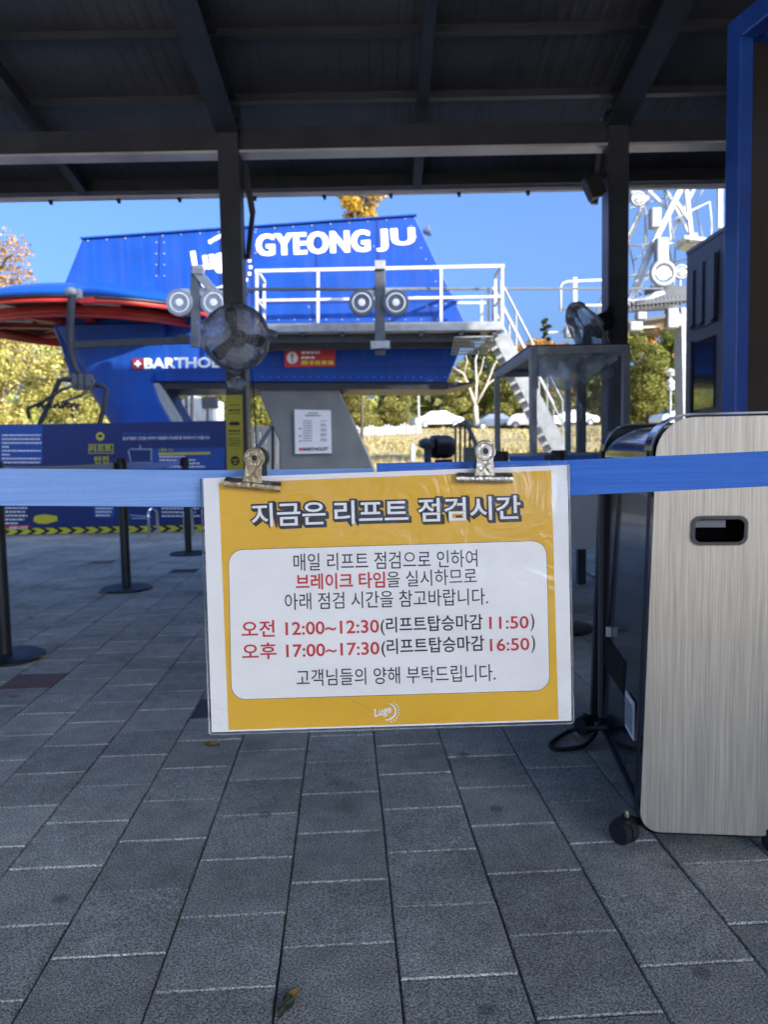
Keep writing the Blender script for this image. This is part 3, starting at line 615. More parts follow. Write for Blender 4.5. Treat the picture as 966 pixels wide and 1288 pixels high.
# warning sign on the beam body
wsn = thing('warning_sign', 'red warning sign with white symbol on the blue station', 'sign', tuple(P(390, 461, YB - .1)))
wy = YB - .05
mb = MB(); mb.prism([P(357.5, 437, wy), P(421.5, 436, wy), P(421.5, 461, wy), P(358, 462, wy)], (0, .03, 0)); mb.build('sign_plate', mat('red sign face', (.55, .02, .025), .45, var=.05), wsn)
w1 = lambda x, y: P(x, y, wy - .008); w2 = lambda x, y: P(x, y, wy - .016)
mb = MB(); put_poly(mb, [(367.5 + 7 * math.cos(k * .2618), 450 + 7.5 * math.sin(k * .2618)) for k in range(24)], w1); put_bars(mb, 379, 402, 442, 3, w1, rp); put_bars(mb, 379, 396, 448.5, 2.6, w1, rp); mb.build('sign_symbol', K['letterw'], wsn)
mb = MB(); put_poly(mb, [(366.2, 444.5), (368.8, 444.5), (368.4, 452), (366.6, 452)], w2); put_poly(mb, [(366.3, 453.2), (368.7, 453.2), (368.7, 455.6), (366.3, 455.6)], w2); mb.build('sign_mark', K['letterr'], wsn)
mb = MB(); put_bars(mb, 379, 420, 453.5, 5, w1, rp); mb.build('sign_print', K['yellow'], wsn)
mb = MB(); mb.path([w1(404, 446), w1(406, 441.5), w1(417, 441.5), w1(418, 446.5), w1(404, 446.5)], .015, 5); mb.build('sign_drawing', K['letterr'], wsn)
# haul rope
mb = MB(); mb.path([P(238, 364, 14.4), P(470, 363.5, 14.75), P(640, 363, 17.5), P(835, 363, 24)], .032, 6); tag(mb.build('haul_rope', K['grey'], at=tuple(P(640, 363, 17.5))), 'straight grey steel haul rope running from station to tower', 'rope')
# hanging chair
YC = 14.0
ch = thing('lift_chair', 'dark tubular lift chair hanging beneath the red bullwheel', 'chairlift chair', tuple(P(92, 575, YC)))
c_ = lambda x, y, d=0: P(x, y, YC) + Vector((0, d, 0))
mb = MB(); mb.path([c_(90, 368), c_(88.5, 395), c_(87.5, 425), c_(89, 445), c_(94, 463), c_(103, 476)], [.07, .07, .07, .065, .06, .06], 10); hg = mb.build('hanger', K['char'], ch, smooth='all')
mb = MB(); mb.ball(c_(89, 367), .1, 1.2, 1, .9); mb.cbox(c_(94, 368, .1), .14, .12, .16); mb.build('rope_grip', K['galv'], hg, smooth=True)
mb = MB(); mb.bar(c_(89, 434), P(232, 428, 14.2), .12, .09); mb.cbox(P(231, 427, 14.2), .2, .14, .16); mb.build('cross_arm', K['char'], ch)
mb = MB()
for x in (96, 104, 112): mb.cbox(c_(x, 481), .09, .22, .28)
mb.bar(c_(91, 480), c_(119, 482), .14, .12); mb.build('pivot_block', K['dgrey'], ch, bevel=.01)
for pts in ([(101, 481), (80, 477), (74, 479), (62, 506), (50, 532), (44, 565), (52, 582), (70, 584)], [(110, 483), (128, 485), (134, 489), (131, 510), (125, 532), (124, 562), (130, 582), (112, 584)]):
    mb = MB(); mb.path([c_(*p) for p in pts], .045, 8); mb.build('side_frame', K['char'], ch, smooth='all')
mb = MB(); mb.path([c_(106, 485, -.3), c_(88, 493, -.4), c_(68, 508, -.5), c_(50, 516, -.5), c_(52, 528, -.5)], .028, 6); mb.path([c_(120, 488, -.3), c_(112, 500, -.4), c_(92, 508, -.5), c_(112, 512, -.5)], .028, 6)
for k in range(5): mb.path([c_(62 + k * 10, 515, -.5), c_(66 + k * 10, 509, -.45), c_(70 + k * 10, 515, -.55), c_(74 + k * 10, 511, -.5)], .024, 6)
mb.build('safety_bar', K['black'], ch, smooth='all')
mb = MB(); mb.pgram(c_(50, 578, -.5), c_(126, 578) - c_(50, 578), (0, .55, .03), (0, 0, .05)); mb.build('seat', K['black'], ch, bevel=.015)
mb = MB(); mb.pgram(c_(50, 574, .1), c_(126, 574) - c_(50, 574), (0, .2, .42), (0, .04, 0)); mb.build('backrest', K['black'], ch, bevel=.015)

# ------------------------------------------------------------------ lift tower at right
YT = 25
tw = thing('lift_tower', 'white lattice lift tower with sheaves and service platform', 'lift tower', (P(857, 500, YT).x, YT, 0))
t_ = lambda x, y, d=0: P(x, y, YT + d)
mb = MB()
for a, b, r in (((864, 222, 0), (824, 303, 0), .085), ((824, 303, 0), (790, 384, 0), .085), ((826, 222, .8), (789, 304, .8), .075), ((789, 304, .8), (752, 392, .8), .075), ((863, 232, 0), (870, 297, 0), .06), ((851, 254, 0), (868, 278, 0), .05), ((906, 215, 0), (906, 287, 0), .07), ((833, 228, .4), (866, 292, .9), .04), ((880, 224, .9), (838, 310, .9), .05), ((808, 232, .3), (846, 268, .3), .04)):
    mb.bar(t_(*a), t_(*b), r * 2, r * 2)
mb.build('lattice_frame', mat('weathered white tower paint', (.40, .41, .41), .5, var=.2, scale=3, streak=.3), tw)
mb = MB()
for a, b in (((792, 262), (846, 246)), ((800, 240), (830, 300)), ((846, 250), (880, 300)), ((815, 318), (812, 262)), ((795, 330), (826, 305)), ((800, 372), (822, 330)), ((838, 300), (846, 330)), ((850, 310), (848, 362)), ((812, 352), (834, 330)), ((876, 262), (884, 298)), ((790, 300), (806, 372)), ((846, 330), (866, 326)), ((835, 236), (848, 300)), ((886, 236), (872, 262)), ((820, 386), (858, 366)), ((796, 420), (858, 414))): mb.tube(t_(*a, .5), t_(*b, .5), .026, 6)
for x in range(792, 862, 5): mb.tube(t_(x, 378 - (x - 792) * .09, -.62), t_(x + 1, 390 - (x - 792) * .09, -.5), .02, 5)
mb.build('thin_brace', K['galv'], tw)
mb = MB(); A = t_(853, 389); B = t_(864, 389); zt2 = A.z
mb.loft([[(A.x - .0, YT - .3, zt2), (B.x, YT - .3, zt2), (B.x, YT + .3, zt2), (A.x, YT + .3, zt2)], [(A.x + .12, YT - .4, 0), (B.x + .25, YT - .4, 0), (B.x + .25, YT + .4, 0), (A.x + .12, YT + .4, 0)]]); mb.build('tower_column', K['galv'], tw)
mb = MB()
mb.path([t_(792, 309), t_(840, 307), t_(866, 305), t_(871, 311), t_(872, 324)], .035, 6)
mb.path([t_(843, 279), t_(868, 266), t_(893, 254), t_(896, 290)], .035, 6)
mb.path([t_(790, 347), t_(818, 346)], .035, 6); mb.path([t_(790, 363), t_(866, 362)], .035, 6)
mb.path([t_(705.5, 391), t_(705.5, 360), t_(708, 356), t_(715, 354), t_(790, 351)], .04, 6); mb.path([t_(706, 390), t_(723, 384), t_(800, 384)], .035, 6)
for x, y0, y1 in ((843, 262, 306), (812, 270, 308), (809, 308, 346), (821, 352, 375), (800, 346, 380), (856, 350, 376), (895, 280, 300)): mb.tube(t_(x, y0), t_(x, y1), .03, 6)
mb.build('guard_rail', K['white'], tw, smooth='all')
mb = MB(); mb.bar(t_(723.5, 385), t_(723.5, 349), .12, .1); mb.build('rail_upright', K['white'], tw)
mb = MB(); mb.pgram(t_(800, 378, -.6), t_(866, 372) - t_(800, 378), (0, 1.5, 0), (0, 0, -.14)); mb.pgram(t_(790, 402, -.4), t_(858, 392) - t_(790, 402), (0, 1.2, 0), (0, 0, -.12)); mb.cbox(t_(838, 372, .2), 1.2, .6, .5); mb.build('service_platform', K['dgrey'], tw)
mb = MB(); mb.pgram(t_(690, 417, -.2), t_(858, 408) - t_(690, 417), (0, .1, 0), (0, 0, -.05)); mb.pgram(t_(864, 301, -.3), t_(892, 305) - t_(864, 301), (0, .8, 0), (0, 0, -.12)); mb.pgram(t_(862, 296, -.5), t_(890, 299) - t_(862, 296), (0, .8, 0), (0, 0, -.10)); mb.bar(t_(794, 382), t_(834, 368), .16, .3); mb.bar(t_(792, 390), t_(850, 386), .12, .3); mb.build('platform_edge', K['white'], tw)
for x, y, wd, h2 in ((824, 275, .32, .62), (845, 401, .36, .62), (799, 411, .42, .3), (716, 418, .30, .36), (832, 318, .38, .9), (852, 404, .3, .4), (806, 398, .3, .26), (870, 300, .3, .3), (797, 246, .3, .35)):
    mb = MB(); mb.cbox(t_(x, y, -.3), wd, .34, h2); mb.build('drive_box', K['galv'], tw, bevel=.05)
for x, y, r in ((834, 344, .42), (857, 342, .24), (803, 250, .24)):
    mb = MB(); c = t_(x, y, -.55); mb.torus(c, (0, 1, 0), r * .82, r * .2, 30, 8, 1.1); wv = mb.build('tower_sheave', K['galv'], tw, smooth='all')
    mb = MB(); mb.lathe(c, (0, -1, 0), ((r * .5, -.05), (r * .5, .06), (r * .2, .1), (r * .15, .13), (.02, .13)), 20); mb.bar(c + Vector((-r * .8, 0, r * .1)), c + Vector((r * .8, 0, -r * .1)), r * .3, .08); mb.build('sheave_hub', K['paper'], wv, smooth=True)

# ------------------------------------------------------------------ hoarding at left
YH = 9.9
ho = thing('information_hoarding', 'long deep blue information hoarding with yellow and black chevron foot', 'hoarding', (P(80, 600, YH).x, YH, 0))
h_ = lambda x, y: P(x, y, YH)
hl = lambda d: (lambda x, y: P(x, y, YH - d))
zb, zt3 = .02, h_(150, 531.5).z; xl, xr = -8.2, P(306, 600, YH).x
mb = MB(); mb.box(xl, xr, YH, YH + .06, zb, zt3); mb.build('board', K['board'], ho, bevel=.006)
mb = MB(); mb.box(xl, xr - .003, YH - .006, YH - .001, zb + .003, .115); mb.build('kick_strip', K['black'], ho)
mb = MB(); pz0, pz1 = .028, .108; x = xl + .1; k = 0
while x < xr - .25:
    wd = .105; hh = (pz0 + pz1) / 2; a = .075
    mb.face([(x, YH - .009, pz0), (x + wd, YH - .009, pz0), (x + wd + a, YH - .009, hh), (x + a, YH - .009, hh)]); mb.face([(x + a, YH - .009, hh), (x + wd + a, YH - .009, hh), (x + wd, YH - .009, pz1), (x, YH - .009, pz1)]); x += .175
mb.build('chevron_print', K['yellow'], ho)
L1, L2, L3 = hl(.003), hl(.006), hl(.009)
mb = MB(); put_poly(mb, [(-150, 535), (53, 533.5), (53, 582), (-150, 584)], L1); put_poly(mb, [(117, 636), (144, 636), (143, 651), (118, 651)], L1); put_poly(mb, [(190, 565), (282, 563), (282, 595), (190, 597)], L1); mb.build('print_panel', K['board2'], ho)
mb = MB(); rh = random.Random(8)
for k, e in enumerate((51, 51, 52, 12, 51, 12, 51, 50)): put_bars(mb, 2, e, 546.5 + k * 4.9, 1.8, L2, rh, .86)
for k, e in enumerate((34, 32, 34, 30, 22)): put_bars(mb, 6, e, 638 + k * 4.8, 2.0, L2, rh, .86)
for k, e in enumerate((142, 140, 138)): put_bars(mb, 120, e, 638.5 + k * 4.4, 1.9, L2, rh, .86)
for k, e in enumerate((233, 246, 252, 258)): put_bars(mb, 200, e, 573.5 + k * 4.2, 1.9, L2, rh, .86)
for k, e in enumerate((250, 246, 252)): put_bars(mb, 203, e, 638.5 + k * 4.8, 1.9, L2, rh, .86)
put_text(mb, '탑승객들은 안전을 위하여 직원들의 안내에 잘 따라주시기 바랍니다.', (154, 553.5), (264, 552.5), 4.2, L2, bold=.012); mb.build('board_print', K['letterw'], ho)
mb = MB(); put_bars(mb, 154, 262, 544.5, 2.6, L2, rh, .86); mb.build('board_caption', K['board2'], ho)
mb = MB(); put_text(mb, '리프트', (112.5, 568.5), (140, 568), 8.6, L3, bold=.02); put_text(mb, '안전', (118, 583), (136.5, 582.6), 9, L3, bold=.02)
put_poly(mb, [(125.5 + 5.3 * math.cos(t * .3142), 549 + 5.3 * math.sin(t * .3142)) for t in range(20)], L2)
for a, b, c, d in ((111, 558.8, 142, 559.6), (111, 569.6, 142, 570.4)): put_poly(mb, [(a, b), (c, b), (c, d), (a, d)], L2)
for a in (111, 141.2): put_poly(mb, [(a, 559.6), (a + .8, 559.6), (a + .8, 569.6), (a, 569.6)], L2)
put_poly(mb, [(199, 569.5), (264, 568.5), (264, 571.5), (199, 572.5)], L2); put_text(mb, '[ 탑승 시 ]', (200, 568), (217, 567.8), 4.2, L2, bold=.02)
put_poly(mb, [(41, 655)] + [(41 + 2 * k, 650 - 1.5 * math.sin(k * .26) * 1.2 + (k * -.15)) for k in range(1, 16)] + [(72, 655), (58, 659), (47, 658.5)], L2); mb.build('yellow_print', K['yellow'], ho)
mb = MB(); put_poly(mb, [(122.3, 550), (123.5, 546.5), (127.5, 546.5), (128.8, 550)], L3); mb.build('badge_print', K['board'], ho)
mb = MB(); put_poly(mb, [(-10, 661), (38, 660.5), (38, 666.5), (-10, 667)], L2); mb.build('red_print', K['letterr'], ho)
mb = MB(); put_text(mb, '4380-6868', (11, 666), (34, 665.6), 4.2, L3, bold=.02); mb.build('number_print', K['letterw'], ho)
mb = MB()
for (a, b, c, d) in ((161, 566, 164, 580), (190, 564, 190, 580), (163, 565, 189, 565), (161, 582, 191, 582), (176, 560, 176, 565), (163, 648, 190, 650), (165, 652, 186, 652)): mb.bar(L2(a, b), L2(c, d), .014, .004)
mb.build('chair_drawing', K['dimtext'], ho)
for px, l in ((186, 'left chrome hoop standing before the blue hoarding'), (231, 'right chrome hoop standing before the blue hoarding beside a queue post')):
    b = P(px, 640, 9.5); mb = MB(); mb.path([(b.x, 9.5, 0), (b.x, 9.5, .30), (b.x + .01, 9.52, .345), (b.x + .03, 9.56, .36), (b.x + .05, 9.62, .345), (b.x + .06, 9.66, .30), (b.x + .06, 9.66, 0)], .019, 10)
    tag(mb.build('steel_hoop', K['chrome'], smooth='all', at=(b.x, 9.5, 0)), l, 'hoop', 'chrome hoops before the hoarding')
# white arched rails and shed behind it
for px, l in ((224, 'left white arched rail behind the blue hoarding'), (251, 'right white arched rail behind the blue hoarding')):
    Y = 21; r_ = lambda x, y: P(x, y, Y); pts = [r_(px - 10 * s, 575) if s else None for s in ()]
    pts = [r_(px - 10, 560), r_(px - 10, 505)] + [r_(px - 10 * math.cos(t * .3142), 500 - 10 * math.sin(t * .3142)) for t in range(11)] + [r_(px + 10, 505), r_(px + 10, 560)]
    mb = MB(); mb.path(pts, .05, 8); tag(mb.build('arched_rail', K['white'], smooth='all', at=tuple(r_(px, 575))), l, 'rail', 'white arched rails behind the hoarding')
mb = MB(); A = P(212, 512, 24); B = P(268, 500, 24); mb.prism([P(214, 596, 24), P(268, 596, 24), P(268, 502, 24), P(240, 497, 24), P(214, 512, 24)], (0, 1.6, 0)); tag(mb.build('white_shed', K['white'], bevel=.02, at=(P(240, 590, 24).x, 24, 0)), 'small white shed with sloping roof behind the blue hoarding', 'shed')
mb = MB(); mb.cbox(P(264, 507, 20.5), .42, .14, .3); mb.build('spare', K['white']).name = 'meter_box'; tag(bpy.data.objects['meter_box'], 'small white box hanging right of the arched rails', 'box')

# ------------------------------------------------------------------ fence, rails, machine beyond the belt
fn = thing('white_fence', 'white panel fence between the left canopy post and the concrete pillar', 'fence', tuple(P(330, 610, 22)))
mb = MB()
for k in range(7): x = 306 + k * 7.2; mb.prism([P(x, 536, 22), P(x + 6.4, 536, 22), P(x + 6.4, 600, 22), P(x, 600, 22)], (0, .03, 0))
mb.build('fence_panel', K['white'], fn)
mb = MB()
for y in (541, 585): mb.bar(P(305, y, 22.06), P(357, y, 22.06), .06, .04)
mb.build('fence_rail', K['grey'], fn)
hr = thing('stair_handrail', 'grey handrail sloping up right of the left canopy post', 'handrail', tuple(P(325, 620, 14)))
mb = MB(); mb.bar(P(322, 566, 14), P(343, 535, 14), .07, .05); mb.build('top_rail', K['grey'], hr)
mb = MB(); mb.bar(P(343, 536, 14), P(343, 625, 14), .05, .05); mb.bar(P(325, 562, 14), P(325, 625, 14), .04, .04); mb.build('upright', K['black'], hr)
dr = thing('dark_handrail', 'dark barred stair handrail right of the black drum machine', 'handrail', tuple(P(585, 640, 11)))
mb = MB()
for x, y in ((573, 537), (579, 533), (585, 529), (591, 541), (597, 554)): mb.bar(P(x, y, 11), P(x, 650, 11), .03, .03)
mb.build('baluster', K['black'], dr)
mb = MB(); mb.bar(P(585, 528, 11), P(600, 562, 11), .06, .05); mb.bar(P(571, 537, 11), P(586, 529, 11), .04, .04); mb.build('sloped_rail', K['grey'], dr)
mb = MB(); mb.cbox(P(593, 590, 10.5), .2, .2, .6); tag(mb.build('utility_box', mat('grey green paint', (.12, .135, .10), .6), bevel=.01, at=(P(593, 590, 10.5).x, 10.5, 0)), 'grey green utility box at the foot of the dark handrail', 'box')
mc = thing('drum_machine', 'black drum shaped machine on a grey bracketed stand', 'machine', (P(552, 600, 9).x, 9, 0))
a, b = P(545, 562, 9), P(568, 562, 9.1)
mb = MB(); mb.lathe(a, b - a, ((.09, -.02), (.135, 0), (.142, .06), (.135, .1), (.142, .14), (.135, .2), (.12, .235), (.05, .24)), 28); mb.build('drum', K['black'], mc, smooth=True)
mb = MB(); p = P(540, 570, 8.95); mb.box(p.x - .06, p.x + .02, 8.9, 9.0, 0, p.z + .06); mb.box(p.x - .09, p.x + .06, 8.88, 9.02, p.z + .061, p.z + .17); mb.build('stand', K['grey'], mc, bevel=.012)
mb = MB(); mb.lathe(p + Vector((.0, -.03, .11)), (-1, -.3, 0), ((.06, 0), (.07, .05), (.04, .12))); mb.build('motor', K['grey'], mc, smooth=True)
mb = MB(); mb.cbox(P(558, 582, 9.02), .2, .2, .08); mb.build('foot_block', K['dred'], mc)
mb = MB(); mb.box(P(510, 600, 9.3).x, P(536, 600, 9.3).x, 9.25, 9.6, 0, P(520, 581.5, 9.3).z); tag(mb.build('covered_bin', K['cloth'], bevel=.04, at=(P(523, 600, 9.3).x, 9.3, 0)), 'low bin under a dark green cloth left of the drum machine', 'bin')
mb = MB(); p = P(519, 572, 30); mb.lathe((p.x, 30, ground_z(p.x, 30)), (0, 0, 1), ((.1, 0), (.1, .4), (.06, .6), (.02, .75))); tag(mb.build('marker_post', K['white'], smooth=True, at=(p.x, 30, ground_z(p.x, 30))), 'little white marker post on the dry grass', 'post')
# car park
ff = thing('picket_fence', 'long low white fence along the car park edge', 'fence', (P(490, 540, 58).x, 58, 2.4))
mb = MB(); xa, xb = P(420, 540, 58).x, P(531, 540, 58).x; x = xa
while x < xb:
    z0 = ground_z(x, 58); mb.box(x, x + .13, 58, 58.04, z0, z0 + .72 + .1 * math.sin(x * 5)); x += .24
mb.build('pickets', K['white'], ff)
mb = MB(); z0 = ground_z(xa, 58); mb.bar((xa, 58.06, z0 + .5), (xb, 58.06, ground_z(xb, 58) + .5), .08, .04); mb.build('fence_rail', K['white'], ff)
def make_car(label, paint):
    root = thing('parked_car', label, 'car', (0, 0, 0), 'cars in the car park')
    prof = [(-2.2, .35), (-2.22, .7), (-2.05, .92), (-1.5, 1.0), (-.75, 1.42), (.55, 1.46), (1.35, 1.02), (2.05, .86), (2.2, .62), (2.18, .35)]
    mb = MB(); rings = []
    for y, s, dz in ((-.86, .96, .0), (-.8, 1, .0), (.8, 1, 0), (.86, .96, 0)): rings.append([(x * s, y * (1 if z < 1.1 else .82), z) for x, z in prof])
    mb.loft(rings); mb.build('body', paint, root, bevel=.05)
    mb = MB()
    for sy in (-1, 1): mb.face([(-1.3, sy * .845, 1.02), (1.15, sy * .845, 1.02), (.5, sy * .735, 1.38), (-.7, sy * .735, 1.36)])
    mb.face([(1.32, -.66, 1.065), (1.32, .66, 1.065), (.62, .62, 1.44), (.62, -.62, 1.44)]); mb.face([(-1.47, -.66, 1.03), (-1.47, .66, 1.03), (-.80, .62, 1.41), (-.80, -.62, 1.41)]); mb.build('window', K['glassk'], root)
    for sx in (-1.35, 1.35):
        for sy in (-.8, .8):
            mb = MB(); mb.lathe((sx, sy, .33), (0, sy, 0), ((.2, -.1), (.33, -.1), (.33, .09), (.22, .1))); wl = mb.build('wheel', K['tyre'], root, smooth=True)
            mb = MB(); mb.lathe((sx, sy, .33), (0, sy, 0), ((.21, .09), (.2, .105), (.05, .11))); mb.build('rim', K['galv'], wl, smooth=True)
    for sy in (-.6, .6): mb = MB(); mb.cbox((2.13, sy, .7), .14, .32, .13); mb.build('headlight', K['chrome'], root)
    return root
c1 = make_car('x', K['carw']); c2 = make_car('x', K['carg'])
for o, px, Y, rz, l in ((c1, 550, 66, .25, 'white saloon car parked above the dry grass bank'), (copy_tree(c1), 672, 66, 2.6, 'white car half hidden by the vinyl stall left panel'), (copy_tree(c1), 720, 68, .1, 'white car seen through the clear vinyl of the stall'), (copy_tree(c1), 856, 58, .3, 'white car beside the lamp post at right'), (c2, 622, 68, .2, 'dark car behind the bare tree trunk'), (copy_tree(c1), 655, 72, .2, 'white car behind the dark car at the bank top')):
    x = P(px, 540, Y).x; o.location = (x, Y, ground_z(x, Y)); o.rotation_euler.z = rz; o['label'] = l
for px, Y, ytop, r, l in ((526, 60, 484, .11, 'pale pole standing behind the white saloon car'), (514, 62, 505, .05, 'thin dark pole left of the pale pole')):
    p = P(px, ytop, Y); mb = MB(); mb.path([(p.x, Y, ground_z(p.x, Y)), (p.x, Y, p.z)], [r, r * .7], 8); tag(mb.build('pole', K['galv'] if r > .1 else K['bark'], smooth=True, at=(p.x, Y, ground_z(p.x, Y))), l, 'pole')
p = P(844, 466, 48); lp2 = thing('lamp_post', 'white lamp post with stacked heads between the right trees', 'lamp post', (p.x, 48, ground_z(p.x, 48)))
mb = MB(); mb.path([(p.x, 48, ground_z(p.x, 48)), (p.x, 48, p.z)], [.09, .06], 8); mb.build('pole', K['galv'], lp2, smooth=True)
for dz in (-.1, -.7, -1.0): mb = MB(); mb.lathe(p + Vector((0, 0, dz)), (0, 0, -1), ((.05, -.22), (.4 if dz == -.1 else .28, 0), (.28, .06), (.2, .22))); mb.build('lamp_head', K['white'], lp2, smooth=True)

# ------------------------------------------------------------------ grey booth and blue frame at right
XB = 3.57
bz = PX(870, 318, XB).z; y1 = PX(863, 420, XB).y
bo = thing('control_booth', 'dark grey cabin with three pane louvre window behind the blue frame', 'booth', (XB, y1, 0))
yb0 = 5.2
mb = MB(); mb.box(XB, XB + 1.9, yb0, y1, 0, bz); mb.build('wall', mat('slate grey cladding', (.04, .042, .052), .5, var=.12, scale=2), bo, bevel=.01)
mb = MB(); mb.box(XB - .004, XB + 2.0, yb0 - .06, y1 + .006, bz + .003, bz + .05); mb.build('roof', K['dgrey'], bo)
x0 = XB - .02
def bx(name, pts, m_, dep=.03, par=bo):
    mb = MB(); mb.prism([PX(x, y, XB) + Vector((-dep, 0, 0)) for x, y in pts], (dep - .002, 0, 0)); return mb.build(name, m_, par)
bx('louvre_panel', [(871, 341), (906, 314), (903, 404), (870, 417)], K['black'], .012)
for a, b in (((873, 343), (877, 340)), ((884, 333), (889, 329)), ((899, 321), (904, 317))): bx('mullion', [a, b, (b[0] - 1, 407 - (b[0] - 870) * .35 + 4), (a[0] - 1, 411 - (a[0] - 870) * .35 + 4)], K['dgrey'], .045)
for a in ((878, 339, 883, 334), (890, 328, 898, 321)): bx('louvre_slat', [(a[0], a[1] + 4), (a[2], a[3] + 4), (a[2] - 1, 405), (a[0] - 1, 410)], K['grey'], .02)
bx('lower_window', [(873, 432), (901, 421), (899, 512), (872, 516)], K['glassk'], .012)
bx('window_frame', [(869, 432), (873, 429), (872, 520), (868, 520)], K['dgrey'], .035)
# blue framed pavilion
bf = thing('blue_frame_panel', 'glossy blue steel frame holding a tall bronze panel', 'partition', (1.4, 2.95, 0))
d = Vector((.225, -.974, 0)); sd = Vector((.974, .225, 0))
A = P(908, 500, 3.0); A.z = 0; H = P(917, 30, 3.0).z
mb = MB(); mb.pgram(A, d * .078, sd * .058, (0, 0, H)); mb.build('frame_post', K['framebl'], bf, bevel=.006)
mb = MB(); mb.pgram(A + d * .0785 + Vector((0, 0, H - .085)), d * 2.6, sd * .085, (0, 0, .085)); mb.build('frame_rail', K['framebl'], bf, bevel=.006)
mb = MB(); mb.pgram(A + sd * .0595 + d * .02 + Vector((0, 0, H - .085)), sd * 1.4, d * .09, (0, 0, .085)); mb.build('frame_rail', K['framebl'], bf, bevel=.006)
mb = MB(); mb.pgram(A + sd * .0595 + d * .045, sd * 1.425, d * .01, (0, 0, H - .086)); mb.build('bronze_panel', K['bronze'], bf)
mb = MB(); mb.pgram(A + sd * 1.487, d * .11, sd * .085, (0, 0, H)); mb.build('frame_post', K['framebl'], bf, bevel=.006)

# ------------------------------------------------------------------ vinyl stall
X0, X1, Ya, Yb2, Hs = .965, 1.615, 5.0, 6.6, 1.665
fr_ = mat('pale grey steel tube', (.42, .45, .48), .45, metal=.2)
vs = thing('vinyl_stall', 'small steel framed stall wrapped in clear crumpled vinyl', 'stall', ((X0 + X1) / 2, 5.8, 0))
for x in (X0, X1):
    for y in (Ya, Yb2): mb = MB(); s = 1 if x == X0 else -1; e = 1 if y == Ya else -1; mb.box(min(x, x + s * .045), max(x, x + s * .045), min(y, y + e * .045), max(y, y + e * .045), 0, Hs); mb.build('frame_post', fr_, vs, bevel=.003)
mb = MB(); X2 = 1.43; mb.box(X2, X2 + .06, Ya + .6, Ya + .66, 0, Hs - .06); mb.build('frame_post', K['dgrey'], vs)
for z, nm in ((Hs - .045, 'top_rail'), (.93, 'bottom_rail')):
    mb = MB()
    for y in (Ya, Yb2 - .045): mb.box(X0 + .046, X1 - .046, y, y + .045, z, z + .045)
    for x in (X0, X1 - .045): mb.box(x, x + .045, Ya + .046, Yb2 - .046, z, z + .045)
    mb.build(nm, fr_, vs)
mb = MB(); mb.box(X0 - .004, X1 + .004, Ya + .012, Yb2 + .01, Hs + .002, Hs + .012); mb.build('roof_board', K['dgrey'], vs)
vin = clear('clear vinyl', (.95, .965, .98), .05, .06, .15, .15, 5, (.75, .82, .9), .7)
def vinyl(o, u, v, nu=24, nv=24, amp=.006, seed=0):
    o, u, v = map(Vector, (o, u, v)); nn = u.cross(v).normalized(); mb = MB(); rr = random.Random(seed); ph = [rr.uniform(0, 6) for _ in range(6)]
    def at(i, j):
        s, t = i / nu, j / nv; e = min(1, 6 * min(s, 1 - s, t, 1 - t) + .15)
        return o + u * s + v * t + nn * amp * e * (math.sin(9 * s + 4 * t + ph[0]) + .6 * math.sin(17 * t - 7 * s + ph[1]) + .4 * math.sin(31 * s + 12 * t + ph[2]))
    gv = [[mb.bm.verts.new(at(i, j)) for i in range(nu + 1)] for j in range(nv + 1)]
    for j in range(nv):
        for i in range(nu): mb.bm.faces.new((gv[j][i], gv[j][i + 1], gv[j + 1][i + 1], gv[j + 1][i]))
    return mb
vinyl((X0 + .01, Ya - .016, .95), (X1 - X0 - .02, 0, 0), (0, 0, Hs - .96), seed=1).build('vinyl_sheet', vin, vs, smooth='all')
# sagging flap of doubled vinyl behind the front
mb = MB(); nu, nv = 30, 8; gv = []
for j in range(nv + 1):
    row = []
    for i in range(nu + 1):
        s, t = i / nu, j / nv; xx = X0 + .06 + (X1 - X0 - .12) * s; low = .04 + .155 * math.sin(math.pi * min(1, s * 1.02) ** .75) + .05 * (1 - s)
        row.append(mb.bm.verts.new((xx, Ya + .08 + .05 * math.sin(math.pi * t) * math.sin(math.pi * s) + .004 * math.sin(20 * s + 6 * t), Hs - .05 - low * t)))
    gv.append(row)
for j in range(nv):
    for i in range(nu): mb.bm.faces.new((gv[j][i], gv[j][i + 1], gv[j + 1][i + 1], gv[j + 1][i]))
mb.build('rolled_flap', clear('doubled vinyl', (.88, .93, .97), .05, .15, .6, .08, 6, (.80, .90, .96), .8), vs, smooth='all')
mb = MB(); mb.box(X0 + .05, X1 - .05, Ya + .02, Ya + .5, .335, .92); mb.build('counter_base', K['paper'], vs, bevel=.01)

